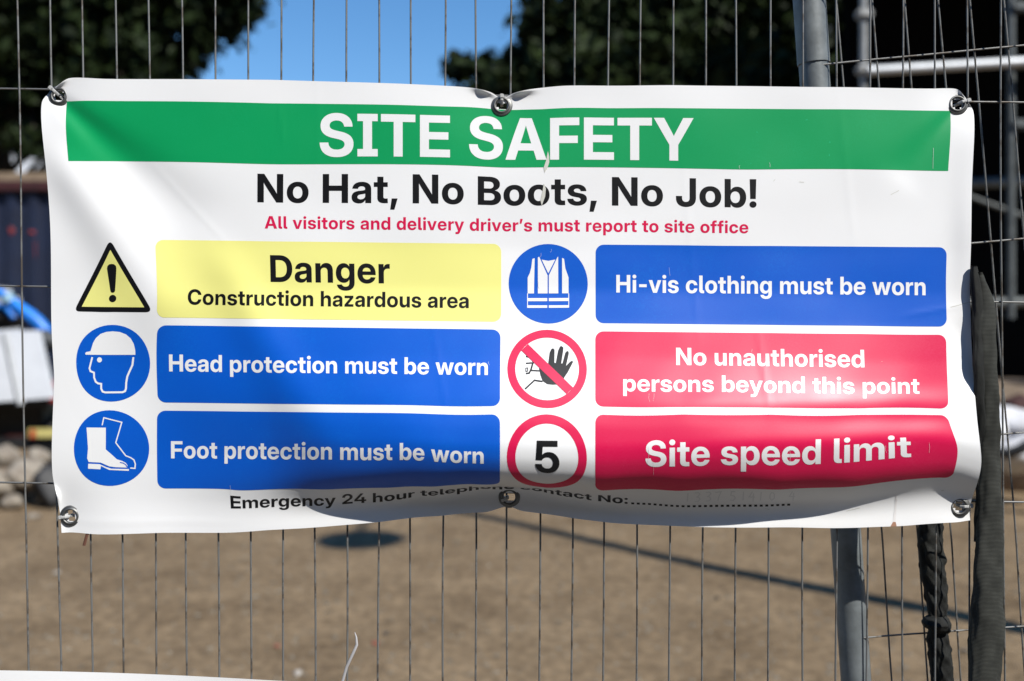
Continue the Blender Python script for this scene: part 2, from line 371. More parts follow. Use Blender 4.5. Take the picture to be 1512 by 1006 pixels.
# ------------------------------------------------------------------ tipper truck at the left edge
def build_truck():
    D = 9.0
    t = empty('tipper_truck', (-5.6, 9.9, 0), 'small site truck with a white dropped tailgate and yellow number plate at the left edge', 'truck')
    white = mat('white_panel_paint', (.58, .60, .63), .4, var=.06, vscale=5); dark = mat('black_chassis', (.012, .012, .013), .6, var=.3, vscale=8)
    rub = mat('tyre_rubber', (.012, .012, .012), .85, var=.3, vscale=18, bump=.3, bscale=40)
    # dropped tailgate: leans outward, right edge slopes
    a, b_, c, e = at(-260, 490, D), at(57, 490, D), at(79, 588, D - .12), at(-260, 612, D - .12)
    q = [a, b_, c, e]; th = Vector((0, .045, .01))
    mb = MB(); mb.add(q + [p + th for p in q], [(0, 1, 2, 3), (7, 6, 5, 4), (0, 4, 5, 1), (1, 5, 6, 2), (2, 6, 7, 3), (3, 7, 4, 0)]); tg = mb.build('tailgate', white, t)
    p0, p1 = at(8, 492, D - .012), at(30, 598, D - .13)
    MB().tube([p0, p1], .035, 4).build('tailgate_rib', mat('grey_rib_paint', (.36, .37, .38), .5, var=.1, vscale=6), tg)
    x0, x1 = -8.2, at(86, 0, D + .3).x
    MB().box(((x0 + x1) / 2, D + .95, .86), (x1 - x0, 1.7, .16), bev=.01).build('load_bed', dark, t)
    MB().box(((x0 + x1) / 2, D + .9, .66), (x1 - x0 - .3, 1.2, .28), bev=.02).build('chassis', dark, t)
    MB().box(((x0 + x1) / 2 + .1, D + .12, .46), (x1 - x0 - .1, .10, .10), bev=.015).build('bumper', dark, t)
    pl = at(66, 640, D + .02); MB().box((pl.x, pl.y, pl.z), (.30, .02, .088), bev=.006).build('number_plate', mat('yellow_plate', (.50, .44, .16), .45, var=.06, vscale=9), t)
    lp = at(47, 641, D + .01); MB().box((lp.x + .01, lp.y, lp.z), (.05, .03, .085), bev=.008).build('tail_lamp', mat('orange_red_lens', (.40, .06, .025), .3, var=.1, vscale=9), t)
    lp = at(76, 578, D + .02); MB().box((lp.x, lp.y, lp.z), (.06, .03, .20), bev=.008).build('tail_lamp', mat('red_lens', (.42, .012, .012), .3, var=.1, vscale=9), t)
    for wx, wy in ((at(84, 0, 9.6).x, 9.6), (-7.2, 9.6), (at(84, 0, 11.4).x, 11.4)):
        w = MB().lathe((wx - .12, wy, .345), (1, 0, 0), [(.17, 0), (.33, 0), (.345, .02), (.345, .21), (.33, .23), (.17, .23)], 28).build('wheel', rub, t, True)
        MB().lathe((wx - .12, wy, .345), (1, 0, 0), [(.0, .02), (.14, .02), (.172, -.004), (.172, .234), (.14, .21), (.0, .21)], 24).build('rim', mat('grey_rim', (.18, .18, .18), .5, var=.2, vscale=9), w, True)
    MB().box((-7.4, 12.6, 1.25), (1.6, 1.8, 1.7), bev=.12).build('cab', white, t)
    MB().box((-7.4, 13.51, 1.6), (1.4, .04, .6), bev=.015).build('windscreen', mat('cab_glass', (.02, .025, .03), .08), t)
    # load
    h = empty('blue_hose', at(20, 450, D + .35), 'bright blue plastic pipe arching over the truck load behind the white tailgate', 'pipe')
    blue = mat('bright_blue_plastic', (.015, .20, .72), .4, var=.2, vscale=8)
    dd = D + .35
    MB().tube([at(-150, 470, dd), at(-60, 438, dd), at(0, 432, dd), at(12, 440, dd), at(28, 454, dd), at(44, 466, dd), at(58, 478, dd), at(70, 492, dd), at(84, 520, dd)], [.05, .05, .045, .04, .055, .065, .065, .06, .05], 12).build('pipe', blue, h, True)
    MB().tube([at(9, 436, dd - .005), at(15, 447, dd - .005)], .062, 12).build('collar', mat('pale_collar', (.22, .38, .50), .5, var=.1, vscale=9), h, True)
    MB().tube([at(-60, 462, dd), at(-10, 452, dd), at(8, 452, dd), at(22, 470, dd)], [.03] * 4, 10).build('branch_pipe', blue, h, True)
    s = MB()
    s.rock(at(-10, 470, D + .6), (.30, .3, .16), 3); s.build('rubble_sack', mat('black_sack', (.014, .014, .015), .6, var=.3, vscale=9), None, True)
    tag(bpy.data.objects['rubble_sack'], 'black plastic sack slumped on the truck bed beneath the blue pipe', 'sack')
    s = MB(); s.rock(at(66, 500, D + .3), (.14, .2, .13), 8); o = s.build('rubble_sack', mat('dark_grey_sack', (.04, .045, .05), .6, var=.3, vscale=9), None, True)
    tag(o, 'dark grey sack stuffed beside the end of the white tailgate', 'sack')
build_truck()

STONE = mat('pale_rubble', (.16, .13, .10), .9, col2=(.34, .30, .24), vscale=9, bump=.4, bscale=25)
def stones():
    spec = [(6, 676, 8.75, .17, 'broad pale rubble lump at the back of the left rubble heap'), (40, 700, 8.45, .17, 'rounded tan rubble lump next to the black sack on the ground'),
            (-4, 716, 8.3, .17, 'tan rubble lump cut by the left photo edge'), (56, 674, 8.8, .11, 'small tan rubble lump beneath the yellow number plate'), (20, 742, 8.2, .08, 'small pale stone at the foot of the left rubble heap'), (50, 764, 7.8, .05, 'flat pale chip lying before the left rubble heap')]
    for i, (px, py, d, r, lb) in enumerate(spec):
        p = at(px, py, d); s = MB().rock((p.x, p.y, max(r * .45, p.z)), (r * 1.3, r, r * .8), 30 + i, 3, .2).build('rubble_stone', STONE, None, True)
        tag(s, lb, 'stone', 'rubble at the left')
    p = at(74, 722, 8.35); s = MB().rock((p.x + .05, p.y, .17), (.20, .2, .22), 61, 3, .25).build('rubble_sack', mat('black_ground_sack', (.010, .010, .011), .6, var=.3, vscale=9), None, True); tag(s, 'black sack slumped on the ground at the right end of the left rubble', 'sack')
    # pad of loose earth the stones sit on
    m = MB(); m.rock(tuple(at(5, 720, 8.75).xy) + (.02,), (.62, .38, .34), 77, 3, .15); tag(m.build('earth_mound', mat('mound_earth', (.12, .09, .065), .95, col2=(.24, .19, .14), vscale=6, bump=.5, bscale=20), None, True), 'low heap of broken earth under the rubble at left', 'mound')
    # right side
    blk = at(1478, 585, 9.6)
    o = MB().box((blk.x, blk.y, blk.z - .1), (.66, .5, .52), Matrix.Rotation(R(8), 3, 'Z'), .05).build('stone_block', mat('sandstone_block', (.22, .17, .125), .9, var=.2, vscale=5, bump=.4, bscale=18), None)
    tag(o, 'large tan stone block on the heap to the right of the hanging strap', 'block')
    m = MB(); m.rock((blk.x + .2, blk.y + .1, .2), (1.2, .8, .52), 78, 3, .15); tag(m.build('earth_mound', mat('mound_clay', (.13, .09, .065), .95, col2=(.25, .2, .15), vscale=6, bump=.5, bscale=20), None, True), 'low heap of broken clay under the stone block and white sacks', 'mound')
    p = at(1500, 598, 9.1); o = MB().rock(p, (.16, .15, .09), 41, 3).build('clay_lump', mat('dark_red_clay', (.055, .022, .02), .9, var=.3, vscale=12), None, True); tag(o, 'dark red clay lump under the edge of the tan block', 'lump')
    wsk = mat('white_woven_sack', (.60, .60, .62), .6, var=.12, vscale=7, bump=.5, bscale=9)
    for i, (px, py, r, lb) in enumerate(((1496, 624, .22, 'upper white woven sack slumped below the tan block'), (1514, 668, .25, 'lower white woven sack cut by the right photo edge'), (1462, 640, .17, 'small white sack half hidden by the hanging strap'))):
        p = at(px, py, 8.6 - .2 * i); o = MB().rock(p, (r * 1.3, r, r * .75), 50 + i, 3, .3).build('rubble_sack', wsk, None, True); tag(o, lb, 'sack', 'white sacks on the right heap')
    pts = [at(1470, 668, 8.0), at(1490, 670, 7.95), at(1506, 664, 7.9), at(1530, 648, 7.9), at(1560, 660, 7.9), at(1570, 730, 7.9)]
    tag(MB().tube(pts, .045, 10).build('black_hose', mat('black_hose_rubber', (.02, .02, .02), .5, var=.2, vscale=9), None, True), 'black hose curving over the white sacks on the right heap', 'hose')
stones()
def chips():
    spec = [(84, 847, 'pale flat stone chip on the earth left below the banner', (.34, .31, .27)), (441, 996, 'pale stone chip beside the top edge of the lower banner', (.36, .33, .29)), (1060, 884, 'lone dark pebble on the earth below the dotted line', (.05, .045, .04)),
            (569, 937, 'dark pebble on the earth beside the white tie tail', (.05, .045, .04)), (553, 952, 'tiny red brick chip near the white tie tail', (.26, .07, .05)), (409, 956, 'tiny red brick chip left of the white tie tail', (.25, .09, .06)), (1425, 963, 'grey pebble right of the knotted netting', (.16, .14, .12))]
    for i, (px, py, lb, c) in enumerate(spec):
        d = EYE * FPX / (py - 503.0); p = at(px, py, d); r = .020 if i < 2 else .014
        tag(MB().rock((p.x, p.y, .006), (r * 1.4, r, r * .7), 90 + i, 2).build('stone_chip', mat('chip_%d' % i, c, .9, var=.2, vscale=40), None, True), lb, 'stone', 'chips on the earth')
chips()

# ------------------------------------------------------------------ scaffold at the right
def build_scaffold():
    d = 8.0
    t = empty('tube_scaffold', (at(1275, 0, d).x, d, 0), 'grey steel tube scaffold standing behind the fence at upper right', 'scaffold')
    gm = mat('scaffold_tube', (.30, .30, .29), .5, .3, var=.22, vscale=12); gl = mat('sunlit_scaffold_tube', (.52, .54, .56), .45, .2, var=.12, vscale=10)  # brighter ledger copy has the sunlight put into its colour
    dk = mat('shaded_scaffold_tube', (.10, .11, .11), .6, .3, var=.3, vscale=12)  # darker copy of the same tube, shade put into its colour
    xa, xb = at(1275, 0, d).x, at(1502, 0, d).x
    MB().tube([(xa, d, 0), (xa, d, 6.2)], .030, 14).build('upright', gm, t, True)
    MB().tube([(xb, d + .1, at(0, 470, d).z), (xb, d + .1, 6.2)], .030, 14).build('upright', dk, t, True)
    p, q = at(1281, 105, d - .06), at(1506, 92, d - .06)
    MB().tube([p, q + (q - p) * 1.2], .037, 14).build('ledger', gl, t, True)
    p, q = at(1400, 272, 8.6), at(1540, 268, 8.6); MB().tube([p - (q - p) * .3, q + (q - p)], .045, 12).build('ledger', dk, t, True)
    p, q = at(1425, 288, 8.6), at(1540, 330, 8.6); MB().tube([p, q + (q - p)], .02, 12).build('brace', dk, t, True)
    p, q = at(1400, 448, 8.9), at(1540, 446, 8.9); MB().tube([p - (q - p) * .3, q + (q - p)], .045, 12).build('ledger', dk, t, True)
    p, q = at(1190, 120, 9.4), at(1225, 40, 9.4); MB().tube([p, q], .014, 8).build('brace', dk, t, True)
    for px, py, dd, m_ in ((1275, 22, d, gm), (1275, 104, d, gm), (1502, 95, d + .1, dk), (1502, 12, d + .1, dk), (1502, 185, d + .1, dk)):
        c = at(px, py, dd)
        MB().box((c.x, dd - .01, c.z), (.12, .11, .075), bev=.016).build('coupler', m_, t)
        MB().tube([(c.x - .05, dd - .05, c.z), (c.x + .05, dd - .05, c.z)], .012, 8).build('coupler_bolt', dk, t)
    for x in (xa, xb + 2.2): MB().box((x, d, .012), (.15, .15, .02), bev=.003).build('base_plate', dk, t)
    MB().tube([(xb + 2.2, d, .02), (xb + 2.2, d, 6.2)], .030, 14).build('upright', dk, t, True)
build_scaffold()

# ------------------------------------------------------------------ street lamp whose shadow crosses the earth
def build_lamp():
    H = 8.0; k = H / math.tan(R(SUN_EL)); off = Vector((math.sin(R(SUN_AZ)), -math.cos(R(SUN_AZ)), 0)) * k
    tip = Vector((-1.13, 8.95, 0)) + off; hd = Vector((-1.10, 7.05, 0)) + off
    t = empty('street_lamp', (tip.x, tip.y, 0), 'tall grey lamp post outside the right of the frame, its shadow across the earth', 'street lamp')
    g = mat('lamp_post_steel', (.25, .26, .26), .5, .4, var=.15, vscale=6)
    MB().tube([(tip.x, tip.y, 0), (tip.x, tip.y, 2.2), (tip.x, tip.y, H - .3), (tip.x, tip.y, H)], [.09, .085, .07, .06], 14).build('post', g, t, True)
    MB().tube([(tip.x, tip.y, H - .03), (tip.x, tip.y - .5, H + .05), (hd.x, hd.y + .2, H + .03)], [.035, .03, .028], 10).build('arm', g, t, True)
    MB().lathe((hd.x, hd.y, H - .05), (0, 0, 1), [(.0, -.06), (.24, -.06), (.31, -.02), (.29, .05), (.12, .13), (.0, .15)], 24).build('lamp_head', mat('lamp_head_paint', (.12, .12, .12), .4, var=.1, vscale=6), t, True)
build_lamp()

# ------------------------------------------------------------------ mesh fence panels
def DF(px): return 1.318 - 0.0000140 * px        # distance of the front panel's wires
def wire_path(pts, d, rnd, amp=.0012, n=26):
    """pts: list of (px,py) ; smooth path with slight bends like hand-knocked wire."""
    xs = np.array([p[0] for p in pts]); ys = np.array([p[1] for p in pts]); t = np.linspace(0, 1, len(pts)); tt = np.linspace(0, 1, n)
    X = np.interp(tt, t, xs); Y = np.interp(tt, t, ys); o = []
    ph = rnd.uniform(0, 6.28); ph2 = rnd.uniform(0, 6.28)
    for x, y, s in zip(X, Y, tt):
        p = at(x, y, d(x) if callable(d) else d); w = amp * (math.sin(s * 9 + ph) + .6 * math.sin(s * 23 + ph2))
        o.append(p + Vector((w if abs(xs[-1] - xs[0]) < abs(ys[-1] - ys[0]) else 0, w * .4, w * .6 if abs(xs[-1] - xs[0]) > abs(ys[-1] - ys[0]) else 0)))
    return o
def build_front_panel():
    top = [-23, 25.6, 73, 121.5, 171, 220, 268, 318.5, 367, 416, 464, 512.5, 560, 606, 657, 703, 754, 802.5, 850, 899, 946, 994, 1041.5, 1086.5, 1138, 1184.5, 1235.5, 1285, 1333, 1381, 1429, 1478]
    bot = [-2, 44, 91, 137, 184, 231, 277, 324.5, 371, 418, 465, 512, 559, 606, 654, 702, 748, 797, 843.5, 891, 939, 988, 1037, 1086, 1134.5, 1185, 1234, 1280, 1333, 1381, 1431, 1483]
    for k in range(1, 9):
        top.append(1478 + 48.6 * k); bot.append(1483 + 48.4 * k); top.insert(0, -23 - 48.4 * k); bot.insert(0, -2 - 47.6 * k)
    rnd = random.Random(21)
    px_l, px_r = top[0] - 30, top[-1] + 45
    root = at(700, 0, DF(700)); t = empty('mesh_fence_panel', (root.x, root.y, 0), 'galvanised wire mesh fence panel carrying the big banner, wires upright', 'fence panel', 'temporary mesh fence panels')
    mb = MB()
    for a, b in zip(top, bot):
        s = (b - a) / 1006.0
        mb.tube(wire_path([(a - s * 235, -235), (a, 0), (a + s * 330 + rnd.uniform(-2, 2), 330), (b - s * 330 + rnd.uniform(-1, 1), 700), (b, 1006), (b + s * 400, 1420), (b + s * 800, 1830)], DF, rnd, .0007, 30), .00128, 8)
    for k in range(-1, 6):
        yl = 131.5 + 290.5 * k; yr = yl + 20 + 4.6 * k
        mb.tube(wire_path([(px_l, yl - .013 * (0 - px_l)), (0, yl), (750, (yl + yr) / 2), (1500, yr), (px_r, yr + .013 * (px_r - 1500))], lambda x: DF(x) + .0025, rnd, .0005, 30), .00128, 8)
    mb.build('wire_mesh', M['steel'], t, True)
    for px in (px_l, px_r):
        MB().tube([at(px, -243, DF(px)), at(px + 6, 1900, DF(px))], .019, 16).build('post', M['tube'], t, True)
    for y in (-240, 1838):
        MB().tube([at(px_l, y - 6, DF(px_l)), at(px_r, y + 24, DF(px_r))], .0175, 14).build('rail', M['tube'], t, True)
    return px_l, px_r
PXL, PXR = build_front_panel()
D2 = 1.380
def build_rear_panel():
    rnd = random.Random(22)
    root = at(1266, 0, D2); t = empty('mesh_fence_panel', (root.x, root.y, 0), 'leaning mesh fence panel behind the banner, its grey end post tilted to the right', 'fence panel', 'temporary mesh fence panels')
    mb = MB(); x0s = [1234.5, 1287, 1335.5, 1386, 1432, 1482] + [1482 + 49 * k for k in range(1, 12)]
    for a in x0s:
        s = .083
        mb.tube(wire_path([(a - 165 * s, -165), (a, 0), (a + s * 264, 264), (a + s * 520 + 2, 520), (a + s * 780 + 3, 780), (a + s * 1006 - 1, 1006), (a + s * 1400, 1400), (a + s * 1830, 1830)], D2, rnd, .0009, 30), .00128, 8)
    for k in range(-1, 6):
        y0 = 96 + 282 * k; sl = -.100 + .013 * k
        mb.tube(wire_path([(1205 + y0 * .075, y0), (1512, y0 + sl * 292), (2060, y0 + sl * 840)], D2 - .002, rnd, .0005, 20), .00128, 8)
    mb.build('wire_mesh', M['steel'], t, True)
    # the end post with its pinched, split sleeve
    pts = [at(1195 + (y / 1006.0) * 69, y, D2 + .016) for y in (-172, 0, 250, 600, 1006, 1500, 1880)]
    MB().tube(pts, .0205, 22).build('post', M['tube'], t, True)
    sl = [at(1195 + (y / 1006.0) * 69, y, D2 + .016) for y in (-172, -60, 95)]
    MB().tube(sl, .0222, 22).build('post_sleeve', M['tube'], t, True)
    MB().tube([at(2075, -250, D2), at(2170, 1880, D2)], .019, 14).build('post', M['tube'], t, True)
    MB().tube([at(1185, -170, D2), at(2075, -245, D2)], .0175, 12).build('rail', M['tube'], t, True)
    MB().tube([at(1321, 1838, D2), at(2166, 1780, D2)], .0175, 12).build('rail', M['tube'], t, True)
    # concrete foot block both posts stand in
    f = empty('fence_foot', at(1320, 0, D2).xy.to_3d(), 'concrete block foot holding the fence posts', 'fence foot')
    c = at(1330, 0, D2); MB().box((c.x, c.y, .07), (.72, .24, .14), bev=.03).build('block', mat('foot_concrete', (.27, .26, .24), .9, var=.15, vscale=12), f)
build_rear_panel()

# ------------------------------------------------------------------ the banner: printed design (U,V) -> photo pixels -> space
SL = .0108
CTRL = [  # U, V, x, y
 (64,117,77,132),(64,150,62.5,149),(64,240,67,240),(64,330,74,330),(64,480,76,480),(64,560,80,559),(64,640,77,639),(64,705,78,704),(64,735,84,733),(64,762,89,760),(64,788,91,787),
 (100,117,101,116),(88,142,88,142),(150,117,150,116.5),(250,117,250,117),(400,117,400,118),(500,117,500,121),(640,117,640,126),(704,117,704,131),(728,117,728,138),(741,117,741,146),(755,117,755,139),(780,117,780,132.5),(830,117,830,127),(990,117,990,126),(1112,117,1112,127.5),(1250,117,1250,129),(1380,117,1380,131),
 (1414,117,1415,132.5),(1437,117,1427,146),(1437,150,1437,164),(1437,240,1436,254),(1437,300,1434.5,314),(1437,400,1432,414),(1437,480,1434,494),(1437,540,1437,552),(1437,600,1442,610),(1437,650,1448,664),(1437,685,1448,693),(1437,720,1441,720),(1437,750,1434,741),(1437,788,1432.5,768.5),
 (1401,150,1403,164),(1401,238,1400,252.6),(1413,140,1413,154),(100,150,99,150),(100,238,101,238),
 (400,150,400,152.8),(580,150,580,155),(660,150,660,157.5),(741,150,741,162),(800,150,800,161.5),(900,150,900,160),(1000,150,1000,160),(1200,150,1200,161.5),
 (400,238,400,242.6),(741,238,741,247.5),(1100,238,1100,250.5),
 (229,352.6,229,354),(740,352.6,740,360),(229,467,231,468.5),(740,467,740,475),(880,352.6,880,361),(1398,352.6,1398,365),(880,468,880,477),(1398,468,1398,482),
 (233,479,233,480.5),(739,479,739,487),(233,593,233,594.5),(739,593,738.5,600),(879,480,879,489),(1397,480,1397,494),(879,592,879,600.6),(1397,592,1400,604),
 (232,605,232,606.5),(738,605,738,612),(232,718,232.5,720.5),(350,718,350,723),(480,718,480,722),(640,718,640,718),(738,718,738,715),(879,604,879,612),(1397,604,1399,613),(1397,655,1413.5,660),(1397,715,1406,706),(879,715,879,724),(807,722,807,720),(807,604,807,612),(1000,715,1000,724.5),(1150,715,1150,722.6),(1260,715,1260,718),
 (340,729,340,732),(340,748,341,751),(430,729,430,731),(430,748,430,748),(520,729,520,729.5),(520,748,520,743.5),(577,729,577,727.5),(577,748,577,739.5),(620,729,620,724),(620,748,620,732.5),(670,729,670,720.5),(670,748,670,727.5),(715,729,715,719),(715,748,715,721.5),(752,729,752,719),(752,745,752,720.5),
 (776,729,776,720.2),(776,748,776,722.8),(800,729,800,721),(800,748,800,726),(850,729,850,726),(850,748,850,735),(890,729,890,731.5),(890,748,890,740.5),(960,748,960,745.5),(1040,748,1040,748.5),(1100,748,1100,748),(1163,748,1162,746.5),(1300,748,1302,741),
 (752,762,752,733),(103,765,104.5,762),(1415,760,1416,747),
 (140,788,140,789),(238,788,238,787),(395,788,395,783),(490,788,490,777),(560,788,560,771),(650,788,650,762),(720,788,720,756),(752,788,752,748),(768,788,768,754),(800,788,800,758.5),(850,788,850,766),(900,788,900,772),(950,788,950,775),(1000,788,1000,777),(1140,788,1140,779),(1230,788,1230,780),(1330,788,1330,777),(1417,788,1416,771)]
def _edge(u0, v0, x0, y0, u1, v1, x1, y1, n):
    for k in range(1, n):
        q = k / n; CTRL.append((u0 + (u1 - u0) * q, v0 + (v1 - v0) * q, x0 + (x1 - x0) * q, y0 + (y1 - y0) * q))
for e in ((229, 352.6, 229, 354, 740, 352.6, 740, 360, 4), (229, 467, 231, 468.5, 740, 467, 740, 475, 4), (880, 352.6, 880, 361, 1398, 352.6, 1398, 365, 4), (880, 468, 880, 477, 1398, 468, 1398, 482, 4),
          (233, 479, 233, 480.5, 739, 479, 739, 487, 4), (233, 593, 233, 594.5, 739, 593, 738.5, 600, 4), (879, 480, 879, 489, 1397, 480, 1397, 494, 4), (879, 592, 879, 600.6, 1397, 592, 1400, 604, 4),
          (232, 605, 232, 606.5, 738, 605, 738, 612, 4), (879, 604, 879, 612, 1397, 604, 1399, 613, 4), (232, 665, 232, 666.5, 738, 665, 738, 671, 4),
          (380, 295, 380, 298.5, 1117, 295, 1117, 306, 5), (740, 410, 740, 418, 880, 410, 880, 419, 2), (740, 540, 740, 548, 880, 540, 880, 549, 2), (110, 410, 111, 411, 110, 660, 112, 661, 3)):
    _edge(*e)
_c = np.array(CTRL, float); _s = .01
_P = _c[:, :2] * _s
_res = np.stack([_c[:, 2] - _c[:, 0], _c[:, 3] - (_c[:, 1] + SL * (_c[:, 0] - 100))], 1)
def _phi(r2): return np.where(r2 > 1e-12, .5 * r2 * np.log(np.maximum(r2, 1e-12)), 0)
_n = len(_P); _K = _phi(((_P[:, None] - _P[None]) ** 2).sum(-1)) + np.eye(_n) * .0012
_A = np.zeros((_n + 3, _n + 3)); _A[:_n, :_n] = _K; _A[:_n, _n] = 1; _A[:_n, _n + 1:] = _P; _A[_n, :_n] = 1; _A[_n + 1:, :_n] = _P.T
_b = np.zeros((_n + 3, 2)); _b[:_n] = _res; _W = np.linalg.solve(_A, _b)
def warp(U, V):
    q = np.stack([U, V], -1) * _s
    k = _phi(((q[:, None] - _P[None]) ** 2).sum(-1))
    r = k @ _W[:_n] + _W[_n] + q @ _W[_n + 1:]
    return U + r[:, 0], V + SL * (U - 100) + r[:, 1]
def table(xs, ys, sig, lo, hi):
    t = np.arange(lo - 80, hi + 81.0); v = np.interp(t, xs, ys); k = np.arange(-4 * sig, 4 * sig + 1); g = np.exp(-k * k / (2.0 * sig * sig)); g /= g.sum()
    vp = np.pad(v, len(k) // 2, mode='edge'); return t, np.convolve(vp, g, 'valid')
TA = table([64, 200, 260, 320, 380, 440, 510, 600, 740, 900, 1100, 1250, 1380, 1437], [2, 5, 10, 19, 31, 44, 58, 70, 79, 77, 70, 57, 39, 34], 26, 64, 1437)
TP = table([117, 200, 300, 360, 420, 470, 520, 580, 620, 648, 668, 690, 706, 722, 740, 755, 766, 788], [.0, .01, .015, .03, .085, .22, .43, .75, .93, 1.0, .98, .88, .74, .48, .17, .08, .06, .09], 6, 117, 788)
def fold(U, V, p0, p1, w, a, fade=.25):
    p0 = np.array(p0, float); p1 = np.array(p1, float); L = np.linalg.norm(p1 - p0); tx, ty = (p1 - p0) / L
    t = ((U - p0[0]) * tx + (V - p0[1]) * ty) / L; q = (U - p0[0]) * -ty + (V - p0[1]) * tx
    ww = w if not isinstance(w, tuple) else w[0] + (w[1] - w[0]) * np.clip(t, 0, 1)
    win = 1 / (1 + np.exp(-(t) / (fade * .25))) * 1 / (1 + np.exp((t - 1) / (fade * .25)))
    return a * np.exp(-q * q / (2 * ww * ww)) * win
def blob(U, V, cu, cv, su, sv, a): return a * np.exp(-((U - cu) / su) ** 2 / 2 - ((V - cv) / sv) ** 2 / 2)
EYE_UV = [(88, 142), (741, 140), (1413, 140), (103, 765), (752, 764), (1415, 761)]
def depth(U, V):
    """Millimetres the cloth stands in front of the fence wires."""
    Us = U - np.clip(V - 540, -160, 130) * .62 * np.clip((640 - U) / 240.0, 0, 1)      # the crease runs down to the right
    d = 11 + np.interp(np.maximum(Us, 64), *TA) * np.interp(V, *TP)
    # tension round the top eyelets
    d -= blob(U, V, 741, 128, 55, 55, 7.5); d -= blob(U, V, 70, 125, 34, 34, 7); d -= blob(U, V, 1432, 125, 34, 34, 7)
    d -= blob(U, V, 90, 770, 40, 40, 5.5); d -= blob(U, V, 1430, 775, 28, 30, 5)
    # folds raying out of the top left corner
    d += fold(U, V, (92, 150), (290, 330), (7, 34), -5.0); d += fold(U, V, (84, 235), (250, 470), (20, 34), 7.0)
    # crease down the left blue panels: left side turns away, right side catches the sky
    d += fold(U, V, (335, 400), (500, 690), (22, 34), 6.0, .4)
    d += fold(U, V, (190, 520), (250, 770), (60, 60), -4.0, .5)
    # horizontal ripples in the red panels
    d += fold(U, V, (930, 590), (1445, 584), 16, 2.3, .35); d += fold(U, V, (1080, 645), (1450, 638), 15, 3.2, .45)
    d += fold(U, V, (900, 610), (1430, 612), 14, -.4, .3)
    # right margin lifting off the fence, and the pull at the top right eyelet
    d += 5.0 / (1 + np.exp(-(U - 1418) / 9.0)) * np.exp(-((V - 330) / 130.0) ** 2)
    d += fold(U, V, (1405, 150), (1330, 250), (6, 22), -2.2); d += fold(U, V, (1420, 470), (1437, 560), 14, -4, .5)
    # sharp little creases from being folded
    for p0, p1, w, a in (((413, 152), (418, 206), 3.0, .22), ((1340, 452), (1432, 436), 3.5, .3), ((470, 118), (468, 240), 4.0, .16), ((1010, 240), (1030, 470), 4.0, .18), ((1240, 150), (1262, 352), 4.5, .2), ((235, 250), (330, 352), 4.0, .2), ((640, 480), (660, 600), 4.0, .2), ((1120, 480), (1135, 600), 4.0, .22), ((96, 770), (330, 770), 4.5, .25)):
        d += fold(U, V, p0, p1, w, a, .3)
    # lips turned forward along the top edge beside the ties
    lip = np.exp(-((V - 117) / 6.5) ** 2)
    d += lip * (7 * np.exp(-((U - 714) / 13) ** 2) + 8 * np.exp(-((U - 772) / 17) ** 2) + 5 * np.exp(-((U - 86) / 12) ** 2) + 5 * np.exp(-((U - 1424) / 8) ** 2))
    d += np.exp(-((U - 1437) / 6.0) ** 2) * 5 * np.exp(-((V - 128) / 9.0) ** 2)
    d += np.exp(-((U - 64) / 7.0) ** 2) * 6 * np.exp(-((V - 733) / 9.0) ** 2)
    # slight unevenness of slack cloth
    d += .55 * np.sin(U * .021 + V * .013) * np.sin(V * .027 - U * .006) + .25 * np.sin(U * .05 + 1) * np.sin(V * .04 + U * .02)
    return np.maximum(d, 3.2)
def surf(U, V):
    x, y = warp(U, V); d = (1.318 - 0.0000140 * x) - depth(U, V) / 1000.0
    return np.stack([(x - 756.0) / FPX * d, d, EYE - (y - 503.0) / FPX * d], -1)
def surf_n(U, V, e=1.2):
    a = surf(U + e, V) - surf(U - e, V); b = surf(U, V + e) - surf(U, V - e)
    n = np.cross(b, a); n /= np.linalg.norm(n, axis=1)[:, None]
    n[n[:, 1] > 0] *= -1
    return n
def chunk(fn, U, V):
    return np.concatenate([fn(U[i:i + 6000], V[i:i + 6000]) for i in range(0, len(U), 6000)]) if len(U) else np.zeros((0, 3))

BAN_C = at(750, 450, 1.30)
banner = empty('safety_banner', BAN_C, 'large white printed site safety banner tied to the wire fence by eyelets', 'banner')
def skin(name, U, V, faces, m, layer, parent, smooth_n=True):
    U = np.asarray(U, float); V = np.asarray(V, float)
    P = chunk(surf, U, V); Nn = chunk(surf_n, U, V); P = P + Nn * (layer * .00018)
    me = bpy.data.meshes.new(name); me.from_pydata(P.tolist(), [], faces); me.update()
    # faces look at the camera side
    if len(me.polygons) and sum(p.normal.y for p in me.polygons) > 0: me.flip_normals()
    o = link(name, me, m, parent, True)
    me.normals_split_custom_set_from_vertices([tuple(v) for v in Nn])
    return o
def build_sheet():
    st = 4.0; us = np.linspace(64, 1437, 344); vs = np.linspace(117, 788, 169)
    U, V = np.meshgrid(us, vs); w = len(us); fs = []
    for j in range(len(vs) - 1):
        for i in range(w - 1):
            cu, cv = (us[i] + us[i + 1]) / 2, (vs[j] + vs[j + 1]) / 2
            if any((cu - a) ** 2 + (cv - b) ** 2 < 81 for a, b in EYE_UV): continue
            fs.append((j * w + i, j * w + i + 1, (j + 1) * w + i + 1, (j + 1) * w + i))
    return skin('sheet', U.ravel(), V.ravel(), fs, M['white'], 0, banner)
build_sheet()

